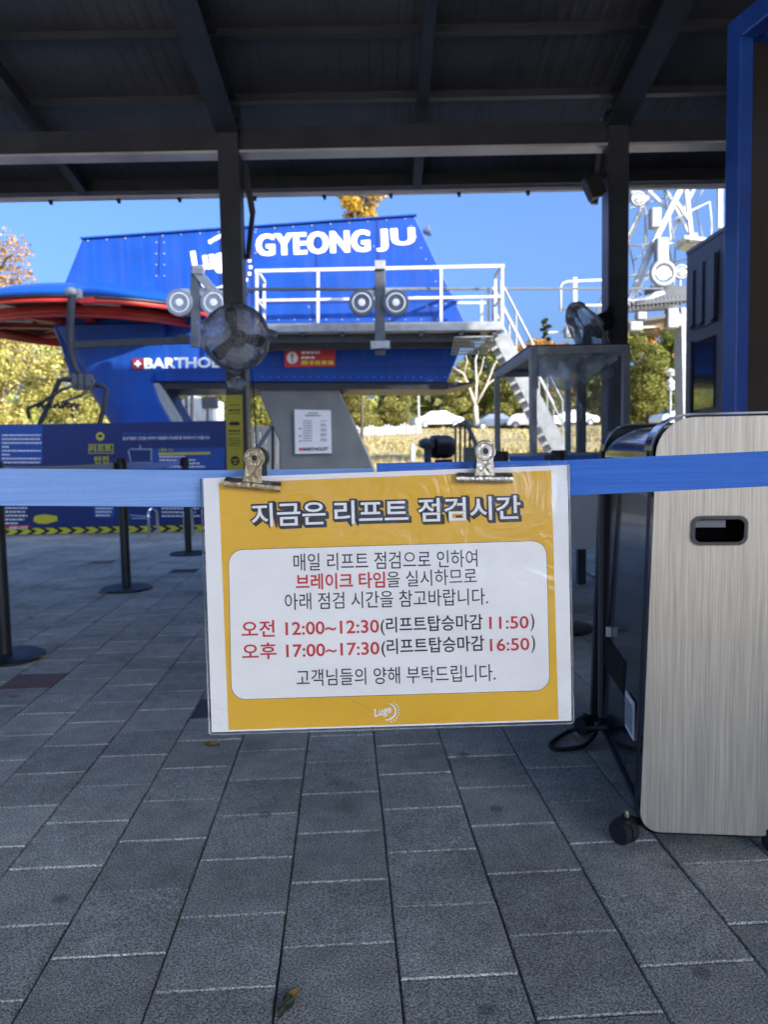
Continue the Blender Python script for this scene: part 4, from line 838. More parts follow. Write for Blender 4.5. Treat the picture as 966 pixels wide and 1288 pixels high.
# ------------------------------------------------------------------ pedestal fans on the posts
bagf = clear('crumpled clear bag', (.97, .97, .98), .06, .12, .12, .3, 7, (.72, .74, .80)); bagb = clear('milky back of bag', (.96, .96, .97), .04, .16, .85, .3, 9, (.90, .91, .94))
def make_fan(label, flat=1.0, peaks=1.0):
    root = thing('wall_fan', label, 'fan', (0, 0, 0), 'bagged fans on the canopy posts')   # local: faces -Y, disc centre at the origin
    mb = MB()
    for k in range(7): mb.torus((0, -.045 + .035 * (k / 6) ** 2, 0), (0, 1, 0), .06 + .215 * k / 6, .0014, 48, 4)
    for k in range(24): a = k * .2618; mb.path([(.06 * math.cos(a), -.05, .06 * math.sin(a)), (.19 * math.cos(a), -.04, .19 * math.sin(a)), (.278 * math.cos(a), 0, .278 * math.sin(a)), (.20 * math.cos(a), .09, .20 * math.sin(a)), (.08 * math.cos(a), .11, .08 * math.sin(a))], .0011, 4)
    mb.torus((0, 0, 0), (0, 1, 0), .278, .007, 56, 6); mb.build('guard', K['galv'], root, smooth='all')
    for a in (100, 222, 350):
        a = R(a); u = Vector((math.cos(a), 0, math.sin(a))); v = Vector((-u.z, 0, u.x)); mb = MB()
        prof = [(.03, -.03, .03), (.12, -.04, .04), (.18, -.056, .056), (.225, -.052, .052), (.25, -.024, .024)]
        mb.loft([[u * r + v * a0 + Vector((0, -.01, 0)), u * r + v * b0 + Vector((0, .02, 0)), u * r + v * b0 + Vector((0, .026, 0)), u * r + v * a0 + Vector((0, -.004, 0))] for r, a0, b0 in prof]); mb.build('blade', K['black'], root, smooth=True)
    mb = MB(); mb.lathe((0, 0, 0), (0, -1, 0), ((.05, -.08), (.055, -.02), (.045, .0), (.02, .02))); mb.build('hub', K['black'], root, smooth=True)
    mb = MB(); mb.lathe((0, .11, 0), (0, 1, 0), ((.075, 0), (.085, .03), (.08, .12), (.05, .16))); mb.bar((0, .2, 0), (0, .3, .08), .05, .06); mb.build('motor', K['black'], root, smooth=True)
    if peaks == 1.0:
        mb = MB(); mb.path([(.02, .2, -.03), (.05, .24, -.12), (.09, .25, -.30), (.10, .25, -.62), (.10, .25, -1.0)], .006, 6); mb.build('power_lead', K['rubber'], root, smooth='all')
    rr = random.Random(2); mb = MB(); rings = []
    for k in range(9):
        t = k / 8; y = (-.075 + .2 * t) * flat; r = .29 * (math.sin(math.pi * (.12 + .76 * t))) ** .35 + .0
        ring = []
        for i in range(48):
            a = i * math.pi / 24; e = 1 + .012 * math.sin(5 * a + k) + .01 * math.sin(11 * a + 2 * k)
            for a0, am, wv in ((R(157), .30, .16), (R(4), .42, .17), (R(268), .18, .12)):
                dd = (a - a0 + math.pi) % (2 * math.pi) - math.pi; e += peaks * am * max(0, 1 - abs(dd) / wv) ** 1.2 * (1 - abs(t - .5) * 1.2)
            ring.append((r * e * math.cos(a), y + .01 * math.sin(7 * a), r * e * math.sin(a)))
        rings.append(ring)
    mb.loft(rings[:5], cap=False); mb.face(rings[0]); cov = mb.build('plastic_cover', bagf, root, smooth='all')
    mb = MB(); mb.loft(rings[4:], cap=False); mb.face(rings[-1]); mb.build('plastic_cover', bagb, root, smooth='all')
    mb = MB(); mb.ball((-.01, 0, -.40), .075, 1.05, .6, .75, 3)
    for v in mb.bm.verts: v.co += Vector((rr.uniform(-1, 1), rr.uniform(-1, 1), rr.uniform(-1, 1))) * .012
    mb.path([(0, 0, -.33), (0, 0, -.36)], [.03, .02], 8); mb.build('bag_knot', clear('bunched bag end', (.85, .88, .92), .08, .15, .5, .5, 30, (.62, .66, .74)), cov, smooth='all')
    return root
fan = make_fan('bagged fan facing the queue on the left canopy post'); p = P(296, 424, 5.62); fan.location = p; fan.rotation_euler = (R(2), 0, 0); fan.scale = (.85, .85, .85)
fan2 = make_fan('bagged fan seen edge on, left of the right canopy post', .35, .35); fan2.scale = (.85, .85, .85); fan2.location = P(738, 418, 5.72); fan2.rotation_euler = Vector((-.86, -.16, -.50)).to_track_quat('-Y', 'Z').to_euler()
# yellow notice strip on the left post
ns = thing('notice_strip', 'tall yellow notice strip with black emblem on the left canopy post', 'sign', tuple(P(295, 592, 5.78)))
s_ = lambda d: (lambda x, y: P(x, y, 5.785 - d))
mb = MB(); mb.prism([s_(0)(283.5, 497), s_(0)(304.5, 496.5), s_(0)(307, 640), s_(0)(286, 640)], (0, .006, 0)); mb.build('strip_sheet', mat('lemon yellow vinyl', (.50, .46, .035), .5, var=.06), ns)
mb = MB(); q = s_(.003)
for k, y in enumerate((509, 515, 519.5, 541, 545.5, 551, 554, 557, 560)): put_bars(mb, 287.5, 302, y, 1.1 if k not in (1, 3) else 2, q, rp)
put_poly(mb, [(289, 530.5), (300, 530.5), (301.5, 532.7), (300, 535), (289, 535), (287.8, 532.7)], q); put_poly(mb, [(295.5 + 5.5 * math.cos(t * .2618), 579.5 + 6 * math.sin(t * .2618)) for t in range(24)], q); mb.build('strip_print', K['letterk'], ns)
mb = MB(); q = s_(.006); put_poly(mb, [(292, 578), (299, 577.6), (299, 579), (292, 579.4)], q); put_poly(mb, [(293, 581.5), (298.5, 581.2), (297, 583), (294.5, 583)], q); mb.build('emblem_lines', K['yellow'], ns)

# ------------------------------------------------------------------ queue stanchions and far belts
def make_post(label):
    root = thing('queue_post', label, 'barrier post', (0, 0, 0), 'belt barrier posts on the paving')
    mb = MB(); mb.lathe((0, 0, 0), (0, 0, 1), ((.19, .0), (.19, .012), (.175, .02), (.05, .026)), 48); mb.build('base', K['black'], root, smooth=True)
    mb = MB(); mb.lathe((0, 0, 0), (0, 0, 1), ((.034, .02), (.034, .9)), 24); mb.build('pole', K['black'], root, smooth=True)
    mb = MB(); mb.lathe((0, 0, 0), (0, 0, 1), ((.036, .895), (.042, .9), (.042, .985), (.036, .995)), 24); hd = mb.build('belt_head', K['black'], root, smooth=True)
    mb = MB(); mb.box(-.075, -.038, -.014, .014, .905, .97); mb.build('belt_clip', K['black'], hd, bevel=.004)
    return root
g1 = PG(6, 828); g2 = PG(159, 741); g3 = PG(237, 697)
q1 = make_post('nearest black queue post cut by the left picture edge'); q1.location = (g1.x, g1.y, 0)
posts = [(g2, 'black queue post standing mid way before the blue hoarding'), (g3, 'farthest black queue post nearest the chevron strip'), (Vector((.68, 4.4, 0)), 'queue post hidden behind the sign under its right clip'), (Vector((.965, 4.2, 0)), 'queue post behind the sign right edge beside the cooler')]
for g_, l in posts:
    c = copy_tree(q1); c.location = (g_.x, g_.y, 0); c['label'] = l
def weave(name, col, col2, sheen=.4):
    M = mat(name, col, .75, var=.06, scale=3, bump=.0)
    t = M.node_tree; b = t.nodes['Principled BSDF']; b.inputs['Sheen Weight'].default_value = sheen
    tc = t.nodes.new('ShaderNodeTexCoord'); mp = t.nodes.new('ShaderNodeMapping'); mp.inputs['Scale'].default_value = (3, 3, 260); n = t.nodes.new('ShaderNodeTexNoise'); n.inputs['Scale'].default_value = 1.6; n.inputs['Detail'].default_value = 4
    t.links.new(tc.outputs['Object'], mp.inputs[0]); t.links.new(mp.outputs[0], n.inputs['Vector'])
    mp2 = t.nodes.new('ShaderNodeMapping'); mp2.inputs['Scale'].default_value = (900, 900, 1400); n2 = t.nodes.new('ShaderNodeTexNoise'); n2.inputs['Scale'].default_value = 1.0; t.links.new(tc.outputs['Object'], mp2.inputs[0]); t.links.new(mp2.outputs[0], n2.inputs['Vector'])
    ad = t.nodes.new('ShaderNodeMath'); ad.operation = 'ADD'; t.links.new(n.outputs[0], ad.inputs[0]); t.links.new(n2.outputs[0], ad.inputs[1])
    mr = t.nodes.new('ShaderNodeMapRange'); mr.inputs[1].default_value = .8; mr.inputs[2].default_value = 1.2; t.links.new(ad.outputs[0], mr.inputs[0])
    mx = t.nodes.new('ShaderNodeMix'); mx.data_type = 'RGBA'; mx.inputs[6].default_value = (*col, 1); mx.inputs[7].default_value = (*col2, 1); t.links.new(mr.outputs[0], mx.inputs[0]); t.links.new(mx.outputs[2], b.inputs['Base Color'])
    bpn = t.nodes.new('ShaderNodeBump'); bpn.inputs['Strength'].default_value = .35; bpn.inputs['Distance'].default_value = .0015; t.links.new(ad.outputs[0], bpn.inputs['Height']); t.links.new(bpn.outputs[0], b.inputs['Normal'])
    return M
beltb = weave('deep blue webbing', (.025, .14, .58), (.05, .2, .7)); beltp = weave('light paled blue webbing', (.17, .34, .72), (.26, .44, .82), .5); beltg = weave('sky lit grey blue webbing', (.13, .18, .34), (.2, .26, .42), .6)  # the two paler webbings carry side light and sky sheen in their colour
def belt(name, label, pts, m_, hgt=.05, grp=None, th=.0016, sag=0.0):
    """pts: (centre, lean) along the belt"""
    mb = MB(); rings = []; n_ = 24
    pts = [(Vector(a), b) for a, b in pts]
    for k in range(n_ + 1):
        t = k / n_ * (len(pts) - 1); i = min(int(t), len(pts) - 2); f_ = t - i; c = pts[i][0].lerp(pts[i + 1][0], f_); ln = pts[i][1] * (1 - f_) + pts[i + 1][1] * f_
        c = c - Vector((0, 0, sag * 4 * (k / n_) * (1 - k / n_))); u = Vector((0, ln, 1)).normalized() * hgt / 2
        rings.append([c - u + Vector((0, -th, 0)), c + u + Vector((0, -th, 0)), c + u + Vector((0, th, 0)), c - u + Vector((0, th, 0))])
    mb.loft(rings); return tag(mb.build(name, m_, smooth=False, at=tuple((pts[0][0] + pts[-1][0]) / 2)), label, 'belt', grp)
GB = 'barrier belts between the queue posts'
belt('barrier_belt', 'belt greyed with painted sky light between the nearest and middle left queue posts', [((g1.x + .04, g1.y, .945), 0), ((g2.x - .05, g2.y, .94), 0)], beltg, .05, GB, sag=.01)
belt('barrier_belt', 'short blue belt between the middle and farthest left queue posts', [((g2.x + .045, g2.y, .94), 0), ((g3.x - .045, g3.y, .94), 0)], beltb, .05, GB, sag=.015)
belt('barrier_belt', 'blue belt behind the right clip joining two hidden queue posts', [((.73, 4.4, .94), 0), ((.92, 4.2, .94), 0)], beltb, .05, GB)
belt('barrier_belt', 'short blue belt running from the sign right edge behind the cooler', [((1.01, 4.2, .94), 0), ((1.75, 4.3, .94), 0)], beltb, .05, GB)

# ------------------------------------------------------------------ near belts, sign and clips
YN = .905
belt('barrier_belt', 'near blue belt with lit tone painted in, entering from the left behind the sign', [(P(-260, 611, .90), 0.12), (P(0, 612.5, .90), .10), (P(255, 614.5, .915), .06), (P(470, 612, .918), 0)], beltp, .0437, 'near belts holding the sign')
belt('barrier_belt', 'near deep blue belt running right past the brushed steel cooler', [(P(474, 605, .915), 0), (P(718, 601, .915), -.05), (P(966, 589.5, .91), -.1), (P(1300, 573, .88), -.12)], beltb, .0425, 'near belts holding the sign')
def ys(x, y):                               # the sheet hangs from the belt and bows a little
    t = (y - 600) / 310; s = (x - 487) / 233
    return .898 - .010 * math.sin(math.pi * max(0, min(1, t))) + .004 * s * s + .0018 * math.sin(7 * s + 3 * t) * t + .0012 * math.sin(13 * t - 4 * s)
def sf(off): return lambda x, y: P(x, y, ys(x, y) - off)
sg = thing('laminated_sign', 'laminated yellow and white break time notice clipped to the belt', 'sign', tuple(P(488, 910, .9)))
def sheet(corners, rad, off, nu=60, nv=44, back=None):
    """a bowed sheet: a grid over the quadrilateral, rounded corners pulled in"""
    mb = MB(); TL, TR, BR, BL = [Vector(c) for c in corners]
    def q(s, t): return (TL * (1 - s) + TR * s) * (1 - t) + (BL * (1 - s) + BR * s) * t
    W, Hh = (TR - TL).length, (BL - TL).length
    def m2(s, t):
        x, y = s * W, t * Hh
        cx_ = min(max(x, rad), W - rad); cy_ = min(max(y, rad), Hh - rad); dx, dy = x - cx_, y - cy_
        L_ = math.hypot(dx, dy)
        if dx and dy and max(abs(dx), abs(dy)) > 0:
            k = max(abs(dx), abs(dy)) / L_; x, y = cx_ + dx * k, cy_ + dy * k
        return q(x / W, y / Hh)
    us = sorted(set([i / nu for i in range(nu + 1)] + [rad / W * k / 4 for k in range(5)] + [1 - rad / W * k / 4 for k in range(5)])); vs_ = sorted(set([i / nv for i in range(nv + 1)] + [rad / Hh * k / 4 for k in range(5)] + [1 - rad / Hh * k / 4 for k in range(5)]))
    gv = [[mb.bm.verts.new(sf(off)(*m2(s, t))) for s in us] for t in vs_]
    for j in range(len(vs_) - 1):
        for i in range(len(us) - 1): mb.bm.faces.new((gv[j][i], gv[j][i + 1], gv[j + 1][i + 1], gv[j + 1][i]))
    return mb
zx = lambda x, y: (250 + x / 2.0125, 550 + y / 2.0125)      # measured on an enlargement of the sign
sheet([(255, 601.5), (714, 585), (719.5, 906.5), (266, 921)], 1, 0).build('paper', K['paper'], sg, smooth='all')
sheet([zx(50, 116), zx(893, 84), zx(911, 714), zx(75, 741)], .5, .0006).build('amber_print', K['yellowp'], sg, smooth='all')
cw = [zx(75, 286), zx(880, 262), zx(889, 640), zx(83, 664)]
ol = [(cw[0][0] - .6, cw[0][1] - .6), (cw[1][0] + .6, cw[1][1] - .6), (cw[2][0] + .6, cw[2][1] + .6), (cw[3][0] - .6, cw[3][1] + .6)]
sheet(ol, 18.6, .0010).build('panel_outline', K['letterk'], sg, smooth='all')
sheet(cw, 18, .0014).build('white_panel', K['paper'], sg, smooth='all')
def zt_(mb, s, x0, y0, x1, y1_, h, bold=.0, off=.0018, dx=0, dy=0): put_text(mb, s, zx(x0, y0), zx(x1, y1_), h / 2.0125, sf(off), bold=bold, dx=dx, dy=dy)
tb = MB(); tw_ = MB()
for s, x0, y0, x1, y1_ in (('지금은', 134, 228, 322, 221), ('리프트', 344, 221, 531, 216), ('점검시간', 556, 215, 816, 207)):
    for k in range(4): zt_(tb, s, x0 - 4.5, y0 + 3.5, x1 + 4.5, y1_ + 3.5, 68, .088, .0010 + k * .00004, dx=k * .7, dy=k * .7)
    zt_(tw_, s, x0, y0, x1, y1_, 60, .014, .0015)
tb.build('title_outline', K['letterk'], sg, recalc=False); tw_.build('title_lettering', K['letterw'], sg, recalc=False)
bk, rd = MB(), MB()
zt_(bk, '매일 리프트 점검으로 인하여', 240, 339, 706, 328, 44, .002)
zt_(rd, '브레이크 타임', 246, 387, 472, 381, 41, .02); zt_(bk, '을 실시하므로', 477, 381, 705, 371, 41, .002)
zt_(bk, '아래 점검 시간을 참고바랍니다.', 218, 438, 733, 424, 43, .002)
zt_(rd, '오전 12:00~12:30', 108, 507, 457, 497, 42, .016); zt_(bk, '(리프트탑승마감', 461, 502, 720, 493, 46, .012); zt_(rd, '11:50', 736, 486, 836, 484, 32, .012); zt_(bk, ')', 840, 491, 850, 491, 45, .006)
zt_(rd, '오후 17:00~17:30', 110, 564, 458, 553, 42, .016); zt_(bk, '(리프트탑승마감', 463, 557, 724, 547, 46, .012); zt_(rd, '16:50', 738, 542, 838, 539, 32, .012); zt_(bk, ')', 842, 546, 852, 546, 45, .006)
zt_(bk, '고객님들의 양해 부탁드립니다.', 248, 631, 752, 617, 43, .002)
bk.build('black_lettering', K['letterk'], sg, recalc=False); rd.build('red_lettering', K['letterr'], sg, recalc=False)
mb = MB(); put_text(mb, 'Luge', (472, 905), (494, 899), 13, sf(.0012), bold=.03, shear=.25)
arc = [(494 + 0, 0)]; cxx, cyy = 484, 895; pts_o = [(cxx + 15 * math.cos(t), cyy + 12 * math.sin(t)) for t in [R(-60 + 12 * k) for k in range(13)]]; pts_i = [(cxx - 1 + 13.6 * math.cos(t), cyy - .5 + 10.5 * math.sin(t)) for t in [R(-60 + 12 * k) for k in range(13)]]
for k in range(12): put_poly(mb, [pts_o[k], pts_o[k + 1], pts_i[k + 1], pts_i[k]], sf(.0012))
for k in range(9): a = R(-50 + 14 * k); x, y = cxx + 18 * math.cos(a), cyy + 14.5 * math.sin(a); put_poly(mb, [(x - .9, y - .9), (x + .9, y - .9), (x + .9, y + .9), (x - .9, y + .9)], sf(.0012))
mb.build('sign_emblem', K['letterw'], sg, recalc=False)
film = clear('clear laminate film', (.99, .99, .99), .03, .035, .0, .25, 14, (.8, .82, .85))
sheet([(251.5, 599), (716, 581), (722.5, 909.5), (262.5, 924)], 5, .0026).build('laminate_film', film, sg, smooth='all')
edge = clear('cut laminate edge', (.9, .92, .93), .12, .15, .35, 0, 12, (.72, .75, .78))
mb = MB(); E = [(252, 602), (263, 922), (266, 924), (719, 910), (722, 907), (716, 585), (713, 582.5)]; mb.path([sf(.0024)(*p_) for p_ in E], .0011, 6); mb.build('laminate_edge', edge, sg, smooth='all')

def clip(label, cx_, cy_, ang, m_):
    """bulldog clip: (cx, cy) is the middle of its jaw line on the photograph"""
    k = YN / F; c = P(cx_, cy_, .892); root = thing('bulldog_clip', label, 'clip', tuple(c), 'bulldog clips holding the sign')
    ca, sa_ = math.cos(ang), math.sin(ang)
    def lp(u, d, v): return c + Vector(((u * ca - v * sa_) * k, d, (u * sa_ + v * ca) * k))
    mb = MB(); prof = []
    for i in range(13): t = math.pi * (-.5 + i / 12 * 1.15); prof.append((-.0035 - .0042 * math.cos(t), 5.2 * math.sin(t)))
    inner = [(d + .0011, v * .82) for d, v in prof[::-1]]
    ringL = [lp(-35, d, v) for d, v in prof + inner]; ringR = [lp(35, d, v) for d, v in prof + inner]; mb.loft([ringL, ringR]); mb.build('jaw', m_, root, smooth=True)
    mb = MB()                                # front plate: flared neck ending in a round eye
    out = [(-12.5, 4), (-11, 12), (-10.2, 22)] + [(13.2 * math.sin(R(-128 + i * 16)) , 34 + 13.2 * math.cos(R(-128 + i * 16))) for i in range(17)] + [(10.2, 22), (11, 12), (12.5, 4)]
    out = [(u, -.0062 - .0012 * math.sin(v / 47 * 3.1), v) for u, v in out]
    mb.prism([lp(u, d, v) for u, d, v in out], (0, .0011, 0)); pl_ = mb.build('handle_plate', m_, root, bevel=.0004)
    mb = MB(); e = lp(0, -.0082, 34); mb.torus(e, (0, 1, 0), .0103, .0013, 36, 8); mb.torus(e, (0, 1, 0), .0042, .0011, 28, 8); mb.build('eye_ring', m_, pl_, smooth='all')
    mb = MB(); mb.lathe(e + Vector((0, .0006, 0)), (0, -1, 0), ((.0032, -.0004), (.0032, .0008), (.001, .0009)), 20); mb.build('eye_hole', K['black'], pl_)
    mb = MB(); mb.path([lp(-6, -.0078, 9), lp(-2, -.0082, 12), lp(3, -.0082, 20), lp(5, -.0078, 24)], .0006, 6); mb.path([lp(4, -.0078, 10), lp(1, -.0082, 15), lp(5, -.0078, 19)], .0006, 6); mb.build('embossed_mark', m_, pl_, smooth='all')
    mb = MB(); out2 = [(u * 1.0 + 2.2, .022 - .0002 * v, v + 1) for u, d, v in out]; mb.prism([lp(*p_) for p_ in out2], (0, .0011, 0)); mb.torus(lp(2.2, .014, 35), (0, 1, 0), .0108, .0012, 36, 8); mb.build('rear_plate', K['dgrey'], root)
    mb = MB(); mb.path([lp(-34, -.001, 3), lp(34, -.001, 3)], .0042, 14); mb.build('spring_tube', m_, root, smooth='all')
    mb = MB(); prof2 = [(.008 - d - .0035, v) for d, v in prof]; inner2 = [(d - .0011, v * .82) for d, v in prof2[::-1]]; mb.loft([[lp(-35, d + .012, v) for d, v in prof2 + inner2], [lp(35, d + .012, v) for d, v in prof2 + inner2]]); mb.build('rear_jaw', m_, root, smooth=True)
    return root
clip('brass toned bulldog clip tilted down to the right on the sign left corner', 318, 610.5, R(-6.5), K['brass'])
clip('silvery bulldog clip sitting level near the sign right corner', 609, 602, R(-1.5), K['zinc'])

# ------------------------------------------------------------------ brushed steel air cooler
def brushed():
    M = bpy.data.materials.new('brushed champagne steel'); M.use_nodes = True; t = M.node_tree; b = t.nodes['Principled BSDF']
    b.inputs['Metallic'].default_value = .7; b.inputs['Roughness'].default_value = .4
    tc = t.nodes.new('ShaderNodeTexCoord'); out = []
    for sc, sz in ((170, 2.2), (700, 7.0), (16, 1.2)):
        mp = t.nodes.new('ShaderNodeMapping'); mp.inputs['Scale'].default_value = (sc, sc, sz); n = t.nodes.new('ShaderNodeTexNoise'); n.inputs['Scale'].default_value = 1; n.inputs['Detail'].default_value = 4
        t.links.new(tc.outputs['Object'], mp.inputs[0]); t.links.new(mp.outputs[0], n.inputs['Vector']); out.append(n.outputs[0])
    def ma(op, a, b2):
        x = t.nodes.new('ShaderNodeMath'); x.operation = op
        for i, q_ in enumerate((a, b2)):
            if isinstance(q_, float): x.inputs[i].default_value = q_
            else: t.links.new(q_, x.inputs[i])
        return x.outputs[0]
    s = ma('ADD', ma('ADD', ma('MULTIPLY', out[0], .30), ma('MULTIPLY', out[1], .55)), ma('MULTIPLY', out[2], .15))
    mr = t.nodes.new('ShaderNodeMapRange'); mr.inputs[1].default_value = .36; mr.inputs[2].default_value = .64; t.links.new(s, mr.inputs[0])
    mx = t.nodes.new('ShaderNodeMix'); mx.data_type = 'RGBA'; mx.inputs[6].default_value = (.44, .395, .32, 1); mx.inputs[7].default_value = (.80, .725, .60, 1); t.links.new(mr.outputs[0], mx.inputs[0]); t.links.new(mx.outputs[2], b.inputs['Base Color'])
    r2 = t.nodes.new('ShaderNodeMapRange'); r2.inputs[3].default_value = .36; r2.inputs[4].default_value = .56; t.links.new(s, r2.inputs[0]); t.links.new(r2.outputs[0], b.inputs['Roughness'])
    bp_ = t.nodes.new('ShaderNodeBump'); bp_.inputs['Strength'].default_value = .12; bp_.inputs['Distance'].default_value = .001; t.links.new(s, bp_.inputs['Height']); t.links.new(bp_.outputs[0], b.inputs['Normal'])
    return M
BR = brushed()
ck = PG(801, 1066); KO = Vector((ck.x, ck.y, 0))
kd = Vector((.118, .993, 0)).normalized(); ks = Vector((kd.y, -kd.x, 0))     # depth and width directions
co = thing('air_cooler', 'tall wheeled air cooler with brushed steel end panel and handle recess', 'air cooler', tuple(KO))
def kp(u, d, z): return KO + ks * (u + .034 * z) + kd * d + Vector((0, 0, z))   # it leans a little
WK, HK0, HK1, DK = .347, .036, 1.076, .80
def profile(inset=0, ztop=HK1, rt=.085, rb=.05, n=8):
    p_ = []
    def arc(cx_, cz_, r, a0, a1):
        for i in range(n + 1):
            a = R(a0 + (a1 - a0) * i / n); p_.append((cx_ + r * math.cos(a), cz_ + r * math.sin(a)))
    a, b, c, d_ = inset, WK - inset, HK0 + inset, ztop - inset
    arc(a + rb, c + rb, rb, 180, 270); arc(b - rb, c + rb, rb, 270, 360); arc(b - rt * .35, d_ - rt * .35, rt * .35, 0, 90); arc(a + rt, d_ - rt, rt, 90, 180)
    return p_
def ext(prof, d0, d1): return MB().prism([kp(u, d0, z) for u, z in prof], kd * (d1 - d0))
MB().loft([[kp(u, d_, z) for u, z in profile(.0)] for d_ in (.004, .045)], cap=False).build('end_trim', K['black'], co, smooth=True)
# end panel with a handle recess: outer outline and recess joined by a ring of faces
hx0, hx1 = .104, .215; zc = P(905, 662, 1.92).z; hz0, hz1 = zc - .026, zc + .027
def recess(g_=0, r=.014, n=8):
    p_ = []
    for cx_, cz_, a0 in ((hx0 - g_ + r, hz0 - g_ + r, 180), (hx1 + g_ - r, hz0 - g_ + r, 270), (hx1 + g_ - r, hz1 + g_ - r, 0), (hx0 - g_ + r, hz1 + g_ - r, 90)):
        for i in range(n + 1): a = R(a0 + 90 * i / n); p_.append((cx_ + r * math.cos(a), cz_ + r * math.sin(a)))
    return p_
mb = MB(); po_ = profile(.006); pi_ = recess()
vo = [mb.bm.verts.new(kp(u, 0, z)) for u, z in po_]; vi = [mb.bm.verts.new(kp(u, 0, z)) for u, z in pi_]; vb = [mb.bm.verts.new(kp(u, .004, z)) for u, z in po_]
for i in range(len(vo)): j = (i + 1) % len(vo); mb.bm.faces.new((vo[i], vo[j], vi[j], vi[i])); mb.bm.faces.new((vo[i], vb[i], vb[j], vo[j]))
mb.build('end_panel', BR, co)
mb = MB(); a_ = recess(.0, .014); b_ = recess(.008, .020); A1 = [mb.bm.verts.new(kp(u, -.004, z)) for u, z in a_]; B1 = [mb.bm.verts.new(kp(u, -.004, z)) for u, z in b_]; B2 = [mb.bm.verts.new(kp(u, .002, z)) for u, z in b_]; A2 = [mb.bm.verts.new(kp(u, .043, z)) for u, z in a_]
for i in range(len(A1)):
    j = (i + 1) % len(A1); mb.bm.faces.new((A1[i], A1[j], B1[j], B1[i])); mb.bm.faces.new((B1[i], B1[j], B2[j], B2[i])); mb.bm.faces.new((A1[i], A1[j], A2[j], A2[i]))
mb.bm.faces.new(A2); hcup = mb.build('handle_cup', mat('matt black cup', (.003, .003, .003), .9, spec=.05), co, smooth=True)
mb = MB(); mb.pgram(kp(hx0 + .004, .012, hz1 - .020), ks * .070, kd * .02, (0, 0, .017)); mb.build('grip_lip', mat('mid grey plastic', (.24, .245, .26), .4), hcup)
mb = MB(); c_in = recess(.001, .015); c_out = recess(.009, .021); q1_ = [mb.bm.verts.new(kp(u, -.0075, z)) for u, z in c_in]; q2_ = [mb.bm.verts.new(kp(u, -.0075, z)) for u, z in c_out]; q3_ = [mb.bm.verts.new(kp(u, -.001, z)) for u, z in c_out]; q4_ = [mb.bm.verts.new(kp(u, -.001, z)) for u, z in c_in]
for i in range(len(q1_)):
    j = (i + 1) % len(q1_)
    for a1, b1 in ((q1_, q2_), (q2_, q3_), (q4_, q1_)): mb.bm.faces.new((a1[i], a1[j], b1[j], b1[i]))
mb.build('handle_rim', mat('dark grey plastic', (.07, .072, .078), .35), hcup, smooth=True)
ext(profile(.004, HK1 - .004), .046, DK - .046).bm.free()
bod = ext(profile(.022, HK1 - .03, .07, .04), .046, DK - .046).build('cabinet_body', mat('glossy charcoal plastic', (.018, .019, .023), .16, var=.1, coat=.4), co, smooth=True)
ext(profile(.0), DK - .045, DK - .004).build('end_trim', K['black'], co, smooth=True)
ext(profile(.006), DK - .004, DK).build('end_panel', BR, co, smooth=True)
# mirror caps over the rounded top corners
def cap(d0, d1, name, ins, ztop, zl, m_):
    p_ = profile(ins, ztop, .085 if ins < .01 else .07); top = [q_ for q_ in p_ if q_[1] > zl and q_[0] < WK * .98]
    mb = MB(); th = .004; outer = [(u - .0 * th, z + th) if z > ztop - ins - .02 else (u - th, z + th * .5) for u, z in top]
    rings = [[kp(u, d_, z) for u, z in outer] + [kp(u, d_, z - .001) for u, z in top[::-1]] for d_ in (d0, d1)]; mb.loft(rings); return mb.build(name, m_, co, smooth=True)
vis_ = mat('blue grey chrome', (.42, .46, .56), .09, metal=1, var=.05); cap(.014, .088, 'corner_cap', .0, HK1, HK1 - .13, vis_); cap(DK - .10, DK - .05, 'corner_cap', .0, HK1, HK1 - .13, K['mirror']); cap(.085, DK - .11, 'top_visor', .005, HK1 - .016, HK1 - .12, mat('chrome visor', (.5, .54, .66), .07, metal=1, var=.05))
mb = MB(); mb.pgram(kp(.016, .09, HK1 - .20), kd * .60, (0, 0, .075), ks * .005); mb.build('outlet_window', K['glassk'], bod)
mb = MB()
for k_ in range(12): mb.pgram(kp(.019, .34 + k_ * .028, .28), kd * .010, (0, 0, .10), ks * .003)
mb.build('vent_grille', K['black'], bod)
mb = MB(); mb.pgram(kp(.010, DK - .14, .10), kd * .03, (0, 0, .82), ks * .011); mb.build('side_trim', K['grey'], bod)
mb = MB(); mb.pgram(kp(.0175, .17, .21), kd * .11, (0, 0, .105), ks * .004); rl = mb.build('rating_label', K['paper'], bod)
mb = MB(); mb.pgram(kp(.0162, .18, .222), kd * .09, (0, 0, .08), ks * .001); mb.build('label_print', mat('grey print', (.3, .3, .32), .6, var=.4, scale=90), rl)
mb = MB(); mb.pgram(kp(.006, .56, .40), kd * .012, (0, 0, .03), ks * .015); mb.build('latch', K['paper'], bod)
mb = MB(); mb.pgram(kp(.03, .03, .030), ks * (WK - .06), kd * (DK - .06), (0, 0, .0145)); mb.build('base_plate', K['dgrey'], co)
